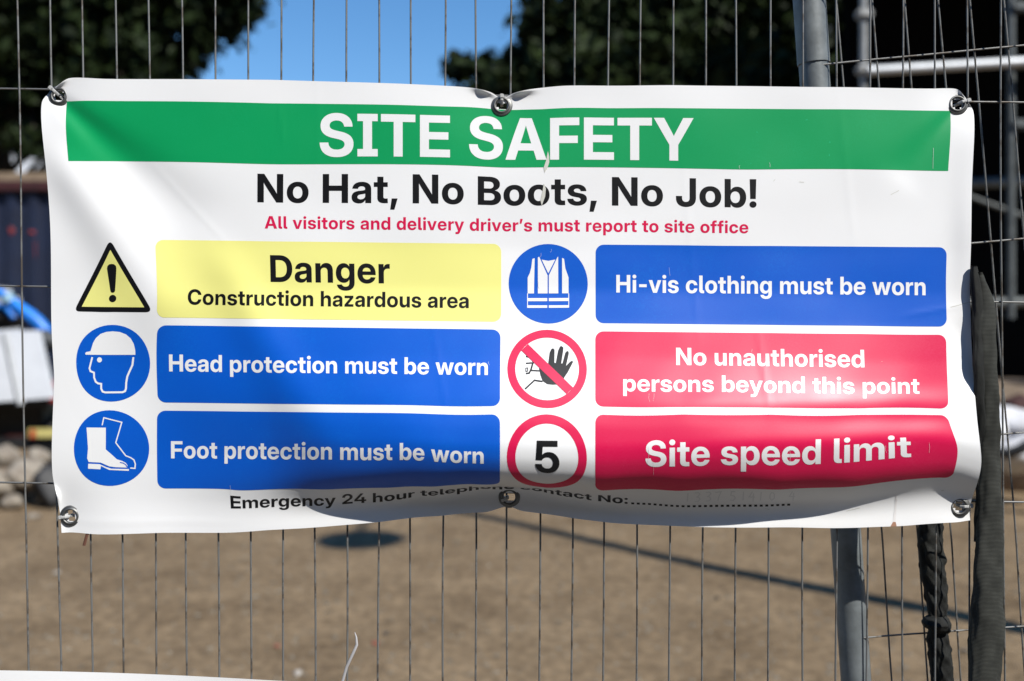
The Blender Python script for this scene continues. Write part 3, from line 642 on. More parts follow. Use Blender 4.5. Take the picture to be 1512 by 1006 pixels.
# ---- 2D shapes of the print
def area(c): return sum(c[i][0] * c[(i + 1) % len(c)][1] - c[(i + 1) % len(c)][0] * c[i][1] for i in range(len(c))) / 2
def inside(p, c):
    r = False; x, y = p; n = len(c)
    for i in range(n):
        x1, y1 = c[i]; x2, y2 = c[i - 1]
        if (y1 > y) != (y2 > y) and x < (x2 - x1) * (y - y1) / (y2 - y1) + x1: r = not r
    return r
def winding(p, cs):
    w = 0; x, y = p
    for c in cs:
        for i in range(len(c)):
            x1, y1 = c[i - 1]; x2, y2 = c[i]
            if (y1 > y) != (y2 > y) and x < (x2 - x1) * (y - y1) / (y2 - y1) + x1: w += 1 if y2 > y1 else -1
    return w
def densify(c, step):
    o = []
    for i in range(len(c)):
        a, b = c[i], c[(i + 1) % len(c)]; n = max(1, int(math.hypot(b[0] - a[0], b[1] - a[1]) / step))
        o += [(a[0] + (b[0] - a[0]) * k / n, a[1] + (b[1] - a[1]) * k / n) for k in range(n)]
    return o
def fill(shapes, step=5.0):
    """shapes: list of [outer, hole, hole...] ; returns U, V, faces with points on a fine grid inside."""
    AU = []; AV = []; AF = []
    for sh in shapes:
        cs = [densify(c, step) for c in sh]
        pts = []; faces = []
        for c in cs:
            b = len(pts); pts += [Vector(p) for p in c]; faces.append(list(range(b, b + len(c))))
        xs = [p.x for p in pts]; ys = [p.y for p in pts]
        x = math.floor(min(xs) / step) * step
        while x < max(xs):
            y = math.floor(min(ys) / step) * step
            while y < max(ys):
                if winding((x, y), cs): pts.append(Vector((x, y)))
                y += step
            x += step
        edges = [(q[i], q[(i + 1) % len(q)]) for q in faces for i in range(len(q))]
        v, e, f, *_ = delaunay_2d_cdt(pts, edges, [], 0, 1e-5)
        b = len(AU); AU += [p.x for p in v]; AV += [p.y for p in v]
        for q in f:
            if True:
                cx = sum(v[i].x for i in q) / len(q); cy = sum(v[i].y for i in q) / len(q)
                if not winding((cx, cy), cs): continue
            AF.append(tuple(i + b for i in q))
    return AU, AV, AF
def art(name, shapes, m, layer, parent=None, step=5.0):
    U, V, F_ = fill(shapes, step); return skin(name, U, V, F_, M[m], layer, parent if parent is not None else banner)
def circle(cx, cy, r, n=56): return [(cx + r * math.cos(2 * math.pi * k / n), cy + r * math.sin(2 * math.pi * k / n)) for k in range(n)]
def rrect(x0, y0, x1, y1, r, n=7):
    o = []
    for cx, cy, a in ((x1 - r, y0 + r, -90), (x1 - r, y1 - r, 0), (x0 + r, y1 - r, 90), (x0 + r, y0 + r, 180)):
        o += [(cx + r * math.cos(R(a + 90 * k / n)), cy + r * math.sin(R(a + 90 * k / n))) for k in range(n + 1)]
    return o
def stroke(pts, w):
    n = len(pts); Ls = []; Rs = []
    for i in range(n):
        a = pts[max(0, i - 1)]; b = pts[min(n - 1, i + 1)]; p = pts[i]
        def nrm(u, v):
            l = math.hypot(v[0] - u[0], v[1] - u[1]) or 1; return (-(v[1] - u[1]) / l, (v[0] - u[0]) / l)
        n1 = nrm(a, p) if i else nrm(p, b); n2 = nrm(p, b) if i < n - 1 else n1
        mx, my = n1[0] + n2[0], n1[1] + n2[1]; k = mx * n1[0] + my * n1[1]
        k = 1 / max(k, .5); mx *= k; my *= k
        Ls.append((p[0] + mx * w / 2, p[1] + my * w / 2)); Rs.append((p[0] - mx * w / 2, p[1] - my * w / 2))
    return Ls + Rs[::-1]

FONT = json.loads('''{" ":[269,[]],"!":[270,[[68,219,55,728,214,728,202,219],[135,-9,112,-6,92,2,74,15,60,33,52,53,49,76,52,98,60,118,74,136,92,149,112,157,135,160,158,157,178,149,196,136,209,118,218,98,220,76,218,53,209,33,196,15,178,2,158,-6]]],",":[269,[[35,-163,72,118,216,118,138,-163]]],"-":[645,[[488,348,488,229,157,229,157,348]]],".":[269,[[135,-9,113,-6,93,2,75,16,61,33,53,53,50,76,53,98,61,118,75,136,93,150,113,158,135,161,158,158,178,150,196,136,209,118,218,98,220,76,218,53,209,33,196,16,178,2,158,-6]]],"2":[645,[[63,0,63,113,328,343,349,361,367,379,384,396,399,412,412,429,423,447,430,465,435,485,437,506,435,527,430,546,422,564,412,579,399,592,383,602,365,609,345,614,323,615,299,614,278,608,259,599,242,587,228,572,217,554,209,533,204,509,203,482,59,482,60,513,64,541,71,568,80,594,91,618,106,640,122,660,140,678,161,693,183,707,208,719,234,727,262,734,292,738,323,739,353,738,381,734,408,729,433,721,458,711,480,699,500,685,519,669,535,652,549,633,561,612,570,590,577,566,581,541,582,514,580,483,574,452,564,424,556,407,546,391,535,374,522,358,508,341,492,324,475,307,457,289,436,270,415,251,274,127,274,125,587,125,587,0]]],"4":[645,[[23,149,23,269,331,728,483,728,180,272,180,270,622,270,622,149],[382,0,382,185,383,239,383,454,526,454,526,0]]],"5":[645,[[321,-11,290,-9,262,-6,234,0,208,8,183,18,160,31,139,45,120,61,103,79,88,99,76,121,65,144,58,168,52,193,50,220,197,220,200,200,206,181,215,163,227,148,242,135,259,124,278,116,299,111,321,109,345,111,367,117,386,126,403,139,418,154,430,173,438,193,444,216,445,241,444,266,438,289,430,310,418,329,404,344,387,357,367,367,346,372,323,374,295,372,270,366,247,356,227,342,212,325,202,305,61,311,86,728,550,728,550,602,221,602,207,432,208,432,227,449,248,464,271,475,297,483,325,488,354,490,386,488,417,482,447,472,464,464,480,455,495,444,509,433,523,420,535,406,547,392,557,376,566,360,574,342,584,312,590,279,592,245,591,216,587,188,580,161,571,136,558,113,544,91,527,70,508,52,487,36,464,22,438,10,411,1,383,-5,353,-9]]],":":[269,[[135,-9,113,-6,93,2,75,16,61,33,53,53,50,76,53,98,61,118,75,136,93,150,113,158,135,161,158,158,178,150,196,136,209,118,218,98,220,76,218,53,209,33,196,16,178,2,158,-6],[135,334,113,337,93,345,75,359,61,376,53,396,50,419,53,441,61,461,75,479,93,493,113,501,135,504,158,501,178,493,196,479,209,461,218,441,220,419,218,396,209,376,196,359,178,345,158,337]]],"A":[725,[[8,0,261,728,463,728,717,0,545,0,433,347,424,375,416,405,407,434,398,464,389,495,380,527,371,560,361,594,352,630,342,667,382,667,372,630,362,594,353,560,344,527,335,495,326,464,317,434,308,404,299,375,290,347,177,0],[171,157,171,280,555,280,555,157]]],"B":[649,[[55,0,55,728,348,728,379,727,408,724,435,719,459,712,482,704,503,694,522,682,538,669,553,654,565,638,575,621,583,603,589,583,592,563,593,541,591,514,586,489,577,467,564,446,549,428,531,413,510,400,487,389,462,382,462,379,490,375,517,367,542,354,564,338,583,318,599,294,611,267,618,237,620,204,619,181,616,159,610,137,602,117,591,98,578,81,563,65,546,50,527,37,505,26,482,17,456,9,428,4,398,1,366,0],[208,122,342,122,378,125,407,133,431,147,448,165,458,188,462,215,460,234,455,251,448,266,437,280,423,291,407,300,389,307,368,311,344,312,208,312],[208,426,334,426,354,427,373,431,389,437,404,445,416,455,425,468,433,482,437,498,438,516,435,541,426,563,411,581,390,595,364,603,334,605,208,605]]],"C":[730,[[378,-11,339,-9,302,-4,266,5,233,18,201,34,171,53,144,76,119,102,97,131,78,163,62,198,49,235,40,275,35,318,33,363,35,409,40,452,49,492,62,530,78,565,97,597,119,626,144,652,171,674,201,694,233,710,267,723,302,732,339,737,378,739,403,738,428,736,451,732,474,727,497,720,518,712,539,703,558,692,576,680,594,666,610,652,625,636,639,619,651,601,663,582,673,562,681,541,689,518,694,495,698,471,542,471,537,491,530,510,522,527,511,542,500,556,487,568,472,578,456,587,439,593,420,598,401,601,380,602,357,601,335,598,315,592,296,584,278,573,262,561,247,546,234,530,222,511,212,491,204,469,198,445,193,419,190,392,189,363,190,335,193,307,198,282,204,258,212,236,222,216,234,197,247,181,262,167,278,154,296,144,315,136,335,130,357,126,380,125,401,126,420,129,438,134,456,141,471,149,486,160,499,172,511,185,521,201,530,218,537,236,542,256,698,256,694,233,689,210,682,189,674,168,664,148,653,129,640,111,627,94,612,78,596,63,578,50,560,37,541,26,520,17,499,8,476,1,453,-4,429,-8,404,-11]]],"D":[707,[[314,0,125,0,125,131,307,131,334,132,360,135,383,140,405,148,425,157,443,169,458,182,472,198,485,216,495,235,503,257,510,281,514,307,517,334,518,364,517,394,514,422,509,447,503,471,495,493,484,512,472,530,458,545,442,559,425,570,405,580,383,587,360,592,334,596,307,597,122,597,122,728,317,728,359,726,400,720,438,712,473,699,507,683,537,664,565,642,589,617,611,589,630,558,646,524,658,488,667,449,672,408,673,364,672,320,667,279,658,240,646,204,630,170,611,139,589,111,565,86,537,64,506,44,473,28,437,16,399,7,358,2],[210,728,210,0,55,0,55,728]]],"E":[610,[[55,0,55,728,573,728,573,596,210,596,210,431,546,431,546,303,210,303,210,132,574,132,574,0]]],"F":[584,[[55,0,55,728,559,728,559,596,210,596,210,416,533,416,533,288,210,288,210,0]]],"H":[725,[[55,0,55,728,210,728,210,437,515,437,515,728,670,728,670,0,515,0,515,305,210,305,210,0]]],"I":[414,[[32,0,32,126,130,126,130,602,32,602,32,728,383,728,383,602,285,602,285,126,383,126,383,0]]],"J":[569,[[270,-11,227,-8,188,-1,153,11,121,28,93,49,70,75,52,106,39,140,31,178,29,221,29,269,177,269,177,219,179,189,188,164,201,144,220,130,242,121,269,118,295,121,317,130,336,144,349,164,358,189,360,220,360,728,515,728,515,218,512,176,504,138,491,104,473,75,450,49,422,27,390,11,354,-1,314,-8]]],"N":[735,[[55,0,55,728,220,728,447,364,456,350,466,334,477,315,488,294,500,272,513,249,525,226,537,203,548,179,531,148,530,172,528,199,527,227,526,257,525,285,525,313,524,339,524,360,524,379,524,728,679,728,679,0,514,0,307,330,297,347,285,367,272,389,264,403,255,418,246,434,237,450,228,467,218,485,208,503,198,522,188,541,177,561,203,574,205,539,206,506,208,473,209,443,210,414,210,389,211,366,211,346,211,330,211,0]]],"S":[656,[[331,-11,295,-10,262,-7,230,-1,200,7,173,18,148,30,125,45,105,62,87,81,71,102,59,125,49,150,41,177,37,206,35,237,185,237,188,212,194,191,204,171,218,155,235,141,255,130,278,122,304,118,332,116,358,117,381,121,403,127,421,136,437,146,449,159,459,173,464,189,466,206,465,221,460,234,453,246,442,257,428,267,411,276,390,284,366,291,338,298,261,315,221,325,186,338,154,352,127,369,104,388,85,409,70,433,59,459,53,487,51,517,52,543,56,568,63,591,73,613,86,633,101,652,118,670,138,685,159,699,183,711,209,721,237,729,266,734,296,738,328,739,361,738,392,734,421,729,448,721,473,711,497,698,518,684,537,668,554,650,569,630,581,609,591,586,598,561,602,535,605,507,459,507,453,537,440,563,420,584,395,599,364,608,329,611,306,610,284,606,265,600,248,592,234,582,222,570,213,556,208,541,207,525,208,511,213,498,220,486,230,476,244,466,260,458,280,451,303,444,329,437,396,422,418,417,439,412,459,406,477,399,494,392,521,379,544,365,564,349,582,331,595,311,606,290,614,267,619,241,620,214,619,187,615,162,608,137,598,115,586,94,571,75,553,57,533,41,511,28,486,16,459,6,430,-2,399,-7,366,-10]]],"T":[644,[[25,596,25,728,620,728,620,596,400,596,400,0,245,0,245,596]]],"Y":[703,[[278,0,278,270,8,728,187,728,309,508,320,488,330,468,341,448,351,427,361,406,371,384,339,384,349,406,358,427,368,448,378,468,389,488,400,508,517,728,695,728,430,270,430,0]]],"a":[562,[[209,-9,176,-7,145,-1,117,8,92,22,71,39,54,60,41,85,34,114,31,147,33,175,38,199,47,220,59,239,74,255,91,268,111,279,133,288,156,295,181,301,206,306,233,309,262,312,287,315,308,318,325,321,339,325,349,331,358,341,361,356,361,359,359,377,351,392,344,401,334,408,323,414,310,419,295,421,279,422,262,421,247,419,233,414,221,408,210,401,201,392,192,376,187,358,48,363,51,383,56,402,63,421,72,437,83,453,95,468,109,481,125,493,143,503,162,512,184,519,206,525,230,529,256,532,283,532,316,531,347,527,376,521,403,512,427,500,448,486,466,470,481,451,493,430,502,406,507,381,509,353,509,0,364,0,364,73,362,73,352,57,340,42,327,29,312,18,296,8,277,1,257,-5,234,-8],[251,93,273,95,292,99,310,106,325,115,338,127,348,140,356,155,361,172,362,189,362,242,355,238,345,235,334,232,321,229,307,226,292,224,276,221,260,218,244,216,229,212,216,207,204,201,193,194,185,185,176,170,174,152,176,135,183,120,195,109,211,100,230,95]]],"b":[607,[[354,-10,331,-9,309,-6,289,1,270,9,253,20,237,32,224,47,212,63,202,81,200,81,200,0,53,0,53,728,202,728,202,447,203,447,214,464,226,479,240,492,255,504,272,514,290,522,311,528,332,531,355,532,381,531,405,527,428,520,449,511,470,499,489,485,506,468,522,449,536,428,548,405,559,380,567,353,572,324,576,294,577,261,576,229,573,198,567,170,559,143,549,117,537,94,523,73,507,54,490,37,471,23,450,11,428,2,405,-5,380,-9],[313,110,335,112,355,118,373,128,389,142,402,160,412,181,420,205,424,232,426,262,424,291,420,318,412,342,402,363,389,380,373,394,356,404,335,410,313,412,290,410,270,404,251,394,235,380,221,362,210,341,202,317,197,291,196,262,197,232,202,206,210,182,221,161,235,143,251,129,270,118,291,112]]],"c":[565,[[292,-11,262,-10,232,-6,205,1,179,10,154,23,132,38,111,55,93,74,77,95,63,118,51,144,42,171,35,199,32,229,30,260,32,292,35,322,42,351,51,377,63,403,77,426,93,448,111,467,132,484,154,499,179,511,205,521,232,527,262,532,292,533,325,531,357,526,386,518,414,507,439,493,461,477,481,458,499,437,513,413,524,388,532,361,537,332,394,326,389,345,383,362,373,377,362,390,348,400,332,407,314,412,294,414,272,412,251,405,233,395,218,381,205,363,195,342,187,317,183,290,181,260,183,231,187,204,195,180,205,159,218,141,233,127,251,116,272,110,294,108,314,109,332,114,348,122,361,132,373,145,382,160,389,178,393,197,537,192,533,163,525,135,514,110,500,86,483,65,463,45,440,29,415,15,387,3,357,-5,326,-10]]],"d":[607,[[253,-10,227,-9,203,-5,179,2,157,11,137,23,117,37,100,54,84,73,70,94,58,117,48,143,40,170,35,198,31,229,30,261,31,294,35,324,40,353,48,380,59,405,71,428,85,449,101,468,118,485,138,499,158,511,180,520,203,527,227,531,252,532,275,531,297,528,317,522,335,514,352,504,367,492,381,479,393,464,404,447,405,447,405,728,555,728,555,0,408,0,408,81,405,81,395,63,384,47,370,32,354,20,337,9,319,1,298,-6,276,-9],[294,110,317,112,338,118,356,129,372,143,386,161,397,182,405,206,410,232,412,262,410,291,405,317,397,341,386,362,372,380,356,394,338,404,317,410,294,412,272,410,252,404,234,394,218,380,205,363,195,342,188,318,183,291,181,262,183,232,188,205,195,181,206,160,219,142,234,128,252,118,272,112]]],"e":[571,[[292,-11,261,-10,232,-6,204,1,178,11,154,23,131,38,111,55,93,74,76,95,62,119,51,144,42,171,35,199,31,229,30,260,32,292,35,321,42,350,51,376,63,402,77,425,93,447,111,466,131,483,153,498,177,511,202,520,229,527,257,532,287,533,309,532,331,530,351,526,371,521,390,514,408,506,426,496,442,485,457,473,471,460,484,445,496,429,507,412,516,394,524,375,531,354,536,333,540,311,542,288,543,264,543,223,84,223,84,317,471,317,403,295,401,320,397,342,389,362,379,379,366,394,351,405,333,414,312,419,290,420,267,419,247,414,229,405,213,394,200,379,190,362,182,342,178,320,176,296,176,231,178,205,182,182,190,161,201,143,215,128,232,115,251,107,272,101,296,100,314,100,330,103,344,107,358,113,370,121,380,129,389,139,396,151,401,163,537,158,532,138,525,120,516,102,505,85,493,70,478,55,463,42,445,30,427,19,407,10,386,2,364,-4,341,-8,317,-11]]],"f":[381,[[359,522,359,406,9,406,9,522],[103,0,103,582,105,614,112,642,123,667,138,688,157,705,181,718,208,728,240,733,275,735,293,735,311,735,328,734,350,733,364,732,358,616,349,617,336,617,322,618,309,618,290,616,275,612,265,604,258,594,253,579,252,561,252,0]]],"g":[608,[[298,-212,269,-211,243,-209,218,-205,195,-199,173,-192,154,-183,136,-173,120,-162,105,-149,92,-135,81,-120,72,-105,64,-88,59,-70,54,-51,195,-44,199,-55,206,-66,214,-75,224,-83,235,-90,249,-96,263,-100,280,-103,298,-103,330,-100,357,-91,379,-76,394,-54,404,-27,407,6,407,90,404,90,394,72,382,56,369,42,353,30,337,20,318,12,298,7,276,3,253,2,227,3,203,7,179,14,158,23,137,35,118,49,100,65,84,83,71,103,58,126,48,150,40,176,35,204,31,233,30,264,31,296,35,326,41,354,49,381,59,406,71,429,85,450,101,468,118,485,138,499,158,511,180,520,203,527,227,531,252,532,275,531,297,528,317,522,336,513,353,503,369,491,383,477,395,461,406,444,407,444,407,522,555,522,555,18,554,-13,550,-41,543,-68,534,-91,523,-113,509,-132,493,-149,474,-164,454,-177,432,-188,408,-197,383,-203,356,-208,328,-211],[294,119,317,121,338,127,356,137,373,151,386,168,397,189,405,212,410,238,412,266,410,295,405,321,397,345,386,365,373,382,356,396,338,406,317,412,294,414,272,412,252,406,234,396,219,383,206,366,195,346,188,322,183,296,181,266,183,237,188,211,195,187,206,167,219,150,234,137,252,127,272,121]]],"h":[597,[[202,292,202,0,53,0,53,728,201,728,201,387,178,387,188,413,200,437,214,458,229,477,246,494,265,508,286,518,310,526,335,531,362,532,384,531,404,529,424,524,442,517,459,508,474,498,488,486,501,472,512,456,522,439,530,420,536,399,541,377,543,354,544,329,544,0,395,0,395,301,392,332,384,357,370,378,352,393,329,402,301,405,282,403,265,399,249,392,236,383,224,370,214,355,207,337,203,316]]],"i":[254,[[53,0,53,522,202,522,202,0],[127,586,104,588,84,596,67,608,54,624,46,643,43,664,46,685,54,704,67,720,84,732,104,739,127,742,149,739,169,732,187,720,200,704,208,685,211,664,208,643,200,624,187,608,169,596,150,588]]],"l":[284,[[221,-1,188,1,158,5,132,11,111,21,93,33,78,48,67,66,59,88,54,113,53,142,53,728,202,728,202,157,204,137,211,124,224,116,244,114,250,114,256,114,262,114,267,115,272,2,261,1,248,0,235,-1]]],"m":[894,[[53,0,53,522,195,522,197,401,188,401,198,429,211,454,226,475,243,493,262,507,284,518,306,526,329,531,353,533,376,531,397,527,417,520,436,510,454,498,469,483,482,465,493,446,501,423,507,399,491,399,500,426,512,450,527,472,545,490,566,505,589,517,614,526,640,531,667,533,699,530,729,523,757,511,772,501,785,490,798,478,809,464,818,448,827,431,833,412,837,392,840,371,841,348,841,0,692,0,692,319,689,347,681,369,667,387,650,399,629,407,607,410,589,408,574,404,560,398,548,389,538,378,529,364,523,350,520,333,519,315,519,0,375,0,375,323,372,347,365,368,352,386,335,399,314,407,291,410,275,408,260,404,246,398,233,389,223,377,214,364,207,348,203,330,202,309,202,0]]],"n":[597,[[202,292,202,0,53,0,53,522,198,522,199,387,178,387,188,413,200,437,214,458,229,477,246,494,265,508,286,518,310,526,335,531,362,532,384,531,404,529,424,524,442,517,459,508,474,498,488,486,501,472,512,456,522,439,530,420,536,399,540,377,543,354,544,329,544,0,395,0,395,301,392,332,384,357,370,378,352,393,329,402,301,405,282,403,265,399,249,392,236,383,224,370,214,355,207,337,203,316]]],"o":[590,[[295,-11,264,-10,235,-6,207,1,181,10,156,22,133,37,112,54,94,73,78,94,63,118,51,143,42,170,35,198,32,229,30,260,32,292,35,323,42,351,51,378,63,403,78,427,94,448,112,467,133,484,156,499,181,511,207,521,235,528,264,532,295,533,326,532,356,528,383,521,410,511,434,499,457,484,478,467,496,448,513,427,527,403,539,378,548,351,555,323,559,292,560,260,559,229,555,198,548,170,539,143,527,118,513,94,496,73,478,54,457,37,434,22,410,10,383,1,356,-6,326,-10],[295,108,317,110,337,117,355,127,371,141,384,158,395,179,403,204,407,231,409,260,407,291,403,318,395,342,384,363,371,381,355,395,337,405,317,411,295,413,273,411,253,405,235,395,219,381,206,363,195,342,187,318,183,291,181,260,183,231,187,204,195,179,206,158,219,141,235,127,253,117,273,110]]],"p":[607,[[53,-204,53,522,200,522,200,448,203,448,213,464,225,479,239,493,254,504,271,514,290,522,310,528,332,531,355,532,381,531,405,527,428,520,449,511,470,499,489,485,506,468,522,449,536,428,548,405,559,380,567,353,572,324,576,294,577,261,576,229,573,198,567,170,559,143,549,117,537,94,523,73,507,54,490,37,471,23,450,11,428,2,405,-5,380,-9,354,-10,331,-9,309,-6,289,1,271,9,254,19,239,32,226,46,214,62,204,79,202,79,202,-204],[313,110,335,112,355,118,373,128,389,142,402,160,412,181,420,205,424,232,426,262,424,291,420,318,412,342,402,363,389,380,373,394,356,404,335,410,313,412,290,410,270,404,251,394,235,380,221,362,210,341,202,317,197,291,196,262,197,232,202,206,210,182,221,161,235,143,251,129,270,118,291,112]]],"r":[384,[[53,0,53,522,197,522,197,432,199,432,211,461,226,485,245,503,268,516,295,524,326,526,338,526,350,526,360,525,370,524,370,397,359,398,343,399,325,400,307,400,288,399,270,394,253,387,238,376,226,363,215,347,208,328,203,307,202,283,202,0]]],"s":[532,[[270,-12,244,-11,218,-9,194,-5,172,1,150,8,130,17,111,27,94,39,79,53,66,67,54,83,44,101,37,119,31,139,28,160,173,165,179,144,189,127,203,113,221,103,243,96,269,94,293,96,314,101,331,109,343,120,351,133,353,147,349,165,336,179,323,187,307,193,287,198,195,216,166,223,140,231,117,242,97,255,80,269,66,285,55,303,47,323,42,344,40,367,43,399,53,428,68,455,80,469,93,482,109,493,126,503,145,512,166,519,188,525,212,529,237,532,264,532,290,531,315,529,338,525,360,519,381,512,400,503,418,492,433,481,447,468,460,453,470,438,478,421,485,403,489,384,492,363,355,358,351,377,342,393,329,407,312,418,291,425,268,427,245,425,226,420,210,412,199,401,192,388,189,374,193,357,205,342,217,334,233,328,252,323,351,304,381,297,407,289,431,278,451,267,467,254,481,239,491,222,499,204,503,184,505,161,504,141,500,122,494,103,486,86,475,70,462,55,447,42,431,30,412,19,392,9,370,2,347,-4,323,-9,297,-11]]],"t":[373,[[349,522,349,406,9,406,9,522],[95,661,244,661,244,162,247,140,255,126,270,118,293,115,306,116,322,116,336,116,347,117,352,1,334,0,312,-1,288,-2,264,-2,231,0,202,4,176,11,154,21,136,33,121,49,110,67,101,89,96,113,95,141]]],"u":[597,[[235,-10,213,-9,193,-6,173,-1,155,5,138,14,123,25,108,37,96,51,85,66,75,84,67,103,61,123,56,145,53,169,53,194,53,522,202,522,202,222,204,191,213,165,226,145,245,130,268,121,295,118,314,119,331,123,347,130,361,139,373,152,382,167,389,185,393,207,395,230,395,522,544,522,544,0,399,0,398,135,419,135,409,109,397,86,383,64,367,45,350,29,331,15,310,4,287,-4,262,-8]]],"v":[567,[[200,0,7,522,164,522,249,265,255,246,260,226,266,207,272,188,277,169,282,150,287,130,293,111,298,91,303,72,269,72,274,91,279,111,284,130,289,150,294,169,300,188,305,207,311,226,316,246,322,265,405,522,560,522,367,0]]],"w":[830,[[166,0,7,522,163,522,209,341,215,319,220,296,225,273,231,249,236,225,241,201,246,176,252,152,257,127,262,102,243,102,248,127,254,151,259,176,265,200,271,225,277,249,282,272,288,296,294,319,300,341,348,522,482,522,530,341,536,319,541,296,547,272,553,249,559,225,564,200,570,176,576,152,581,127,587,102,568,102,573,127,578,151,583,176,588,200,593,225,598,249,603,272,609,296,614,318,619,341,665,522,823,522,664,0,510,0,451,204,445,224,439,245,434,266,428,288,423,310,418,332,412,354,407,376,401,397,429,397,423,376,418,354,412,332,407,310,402,288,396,266,391,245,385,224,379,204,319,0]]],"y":[568,[[62,-202,70,-85,126,-86,144,-86,159,-83,172,-76,182,-66,190,-51,196,-32,207,1,7,522,164,522,249,265,256,246,261,226,267,207,273,188,278,169,283,150,288,130,293,111,299,91,304,72,264,72,269,91,274,111,279,130,284,150,290,169,295,188,301,208,307,227,313,246,319,265,406,522,561,522,334,-75,322,-102,309,-127,294,-147,277,-165,258,-180,238,-191,214,-199,189,-203,161,-205,144,-205,127,-205,110,-204,93,-203,77,-203]]],"z":[537,[[49,0,49,97,306,402,306,404,51,404,51,522,483,522,483,418,234,120,234,118,488,118,488,0]]],"\\u2019":[248,[[45,447,82,728,226,728,148,447]]]}''')
def text_shapes(s, x0, x1, base, cap, track=0.0):
    """Letter outlines set so that the ink runs from x0 to x1, capitals `cap` high on the line V = base."""
    pen = 0.0; out = []
    for ch in s:
        if ch == ' ': pen += 258 + track; continue
        if ch == '-': pen -= 75
        a, cs = FONT[ch]; loops = [[(c[i] + pen, c[i + 1]) for i in range(0, len(c), 2)] for c in cs]
        if loops:
            out.append(loops)
        pen += a + track - (75 if ch == '-' else 0)
    xs = [p[0] for o in out for c in o for p in c]; mn, mx = min(xs), max(xs)
    sx = (x1 - x0) / (mx - mn); sy = cap / 727.0
    return [[[((p[0] - mn) * sx + x0, base - p[1] * sy) for p in c] for c in o] for o in out]
def dv(x, y): return (x, y - SL * (x - 100))      # photo pixel -> flat design

# header
art('header_band', [[[(100, 150), (1401, 150), (1401, 238), (100, 238)]]], 'green', 1)
art('title_lettering', text_shapes('SITE SAFETY', 472, 1024, 226.8, 62.5), 'print_white', 2)
art('slogan_lettering', text_shapes('No Hat, No Boots, No Job!', 380.5, 1117, 295, 42.5), 'black', 1)
art('notice_lettering', text_shapes('All visitors and delivery driver\u2019s must report to site office', 391, 1105, 334, 18.6, 12), 'red', 1)
# panels
def panel(name, u0, v0, u1, v1, m, lines, tm):
    p = art(name, [[rrect(u0, v0, u1, v1, 12)]], m, 1)
    sh = []
    for ln in lines: sh += text_shapes(*ln)
    art('panel_lettering', sh, tm, 2, p); return p
panel('danger_panel', 229, 353, 740, 467.5, 'yellow', [('Danger', 398, 575, 413, 39.5), ('Construction hazardous area', 275, 692, 448, 22.5)], 'black')
panel('instruction_panel', 879.5, 353, 1398, 468.5, 'blue', [('Hi-vis clothing must be worn', 910, 1366, 423.2, 25.8)], 'print_white')
panel('instruction_panel', 233, 479, 739, 593, 'blue', [('Head protection must be worn', 251, 721, 547, 25)], 'print_white')
panel('instruction_panel', 232, 605, 738, 719, 'blue', [('Foot protection must be worn', 252, 714, 674.5, 25)], 'print_white')
panel('prohibition_panel', 879, 480.5, 1397, 592, 'red', [('No unauthorised', 998, 1275, 529, 25.5), ('persons beyond this point', 920, 1355, 568.8, 25)], 'print_white')
panel('speed_limit_panel', 879, 604, 1397, 715.5, 'red', [('Site speed limit', 953, 1336, 677, 37)], 'print_white')
# hazard triangle
def Z(ox, oy, pts): return [dv(ox + x / 3.78, oy + y / 3.78) for x, y in pts]
def rounded(poly, r, n=5):
    o = []
    for i in range(len(poly)):
        p = Vector(poly[i]); a = (Vector(poly[i - 1]) - p).normalized(); b = (Vector(poly[(i + 1) % len(poly)]) - p).normalized()
        h = a.angle(b) / 2; t = r / math.tan(h); s, e = p + a * t, p + b * t
        for k in range(n + 1):
            q = k / n; o.append(tuple((s * (1 - q) ** 2 + p * 2 * q * (1 - q) + e * q * q)))
    return o
tri = art('hazard_triangle', [[rounded(Z(0, 240, [(606, 428), (400, 829), (843, 836)]), 6)]], 'black', 1)
art('triangle_field', [[Z(0, 240, [(608, 488), (448, 803), (797, 808)])]], 'yellow', 2, tri)
art('exclamation_mark', [[Z(0, 240, [(589, 590), (592, 577), (602, 568), (616, 566), (630, 568), (640, 577), (643, 590), (637, 716), (632, 724), (624, 726), (616, 724), (611, 716)])], [circle(*dv(625 / 3.78, 240 + 758 / 3.78), 5.4, 24)]], 'black', 3, tri)
# pictogram discs
def disc(name, cx, cy, r, m): return art(name, [[circle(cx, cy, r)]], m, 1)
# vest
k = disc('mandatory_disc', *dv(809.5, 418.6), 58.4, 'blue')
V_ = lambda pts: Z(740, 240, pts)
art('vest_symbol', [[V_(p)] for p in (
    [(174, 537), (187, 533), (183, 728), (148, 728), (148, 640), (160, 615), (168, 585)], [(205, 529), (212, 525), (259, 628), (259, 728), (205, 728)],
    [(226, 541), (263, 548), (302, 541), (263, 617)], [(318, 525), (319, 728), (266, 728), (266, 628), (314, 528)], [(340, 532), (351, 537), (358, 590), (376, 640), (376, 728), (340, 728)],
    [(148, 754), (257, 754), (257, 771), (148, 771)], [(266, 754), (376, 754), (376, 771), (266, 771)], [(148, 794), (257, 794), (257, 808), (148, 808)], [(266, 794), (376, 794), (376, 808), (266, 808)],
    [(145, 728), (149, 728), (149, 808), (145, 808)], [(375, 728), (379, 728), (379, 808), (375, 808)])], 'print_white', 2, k)
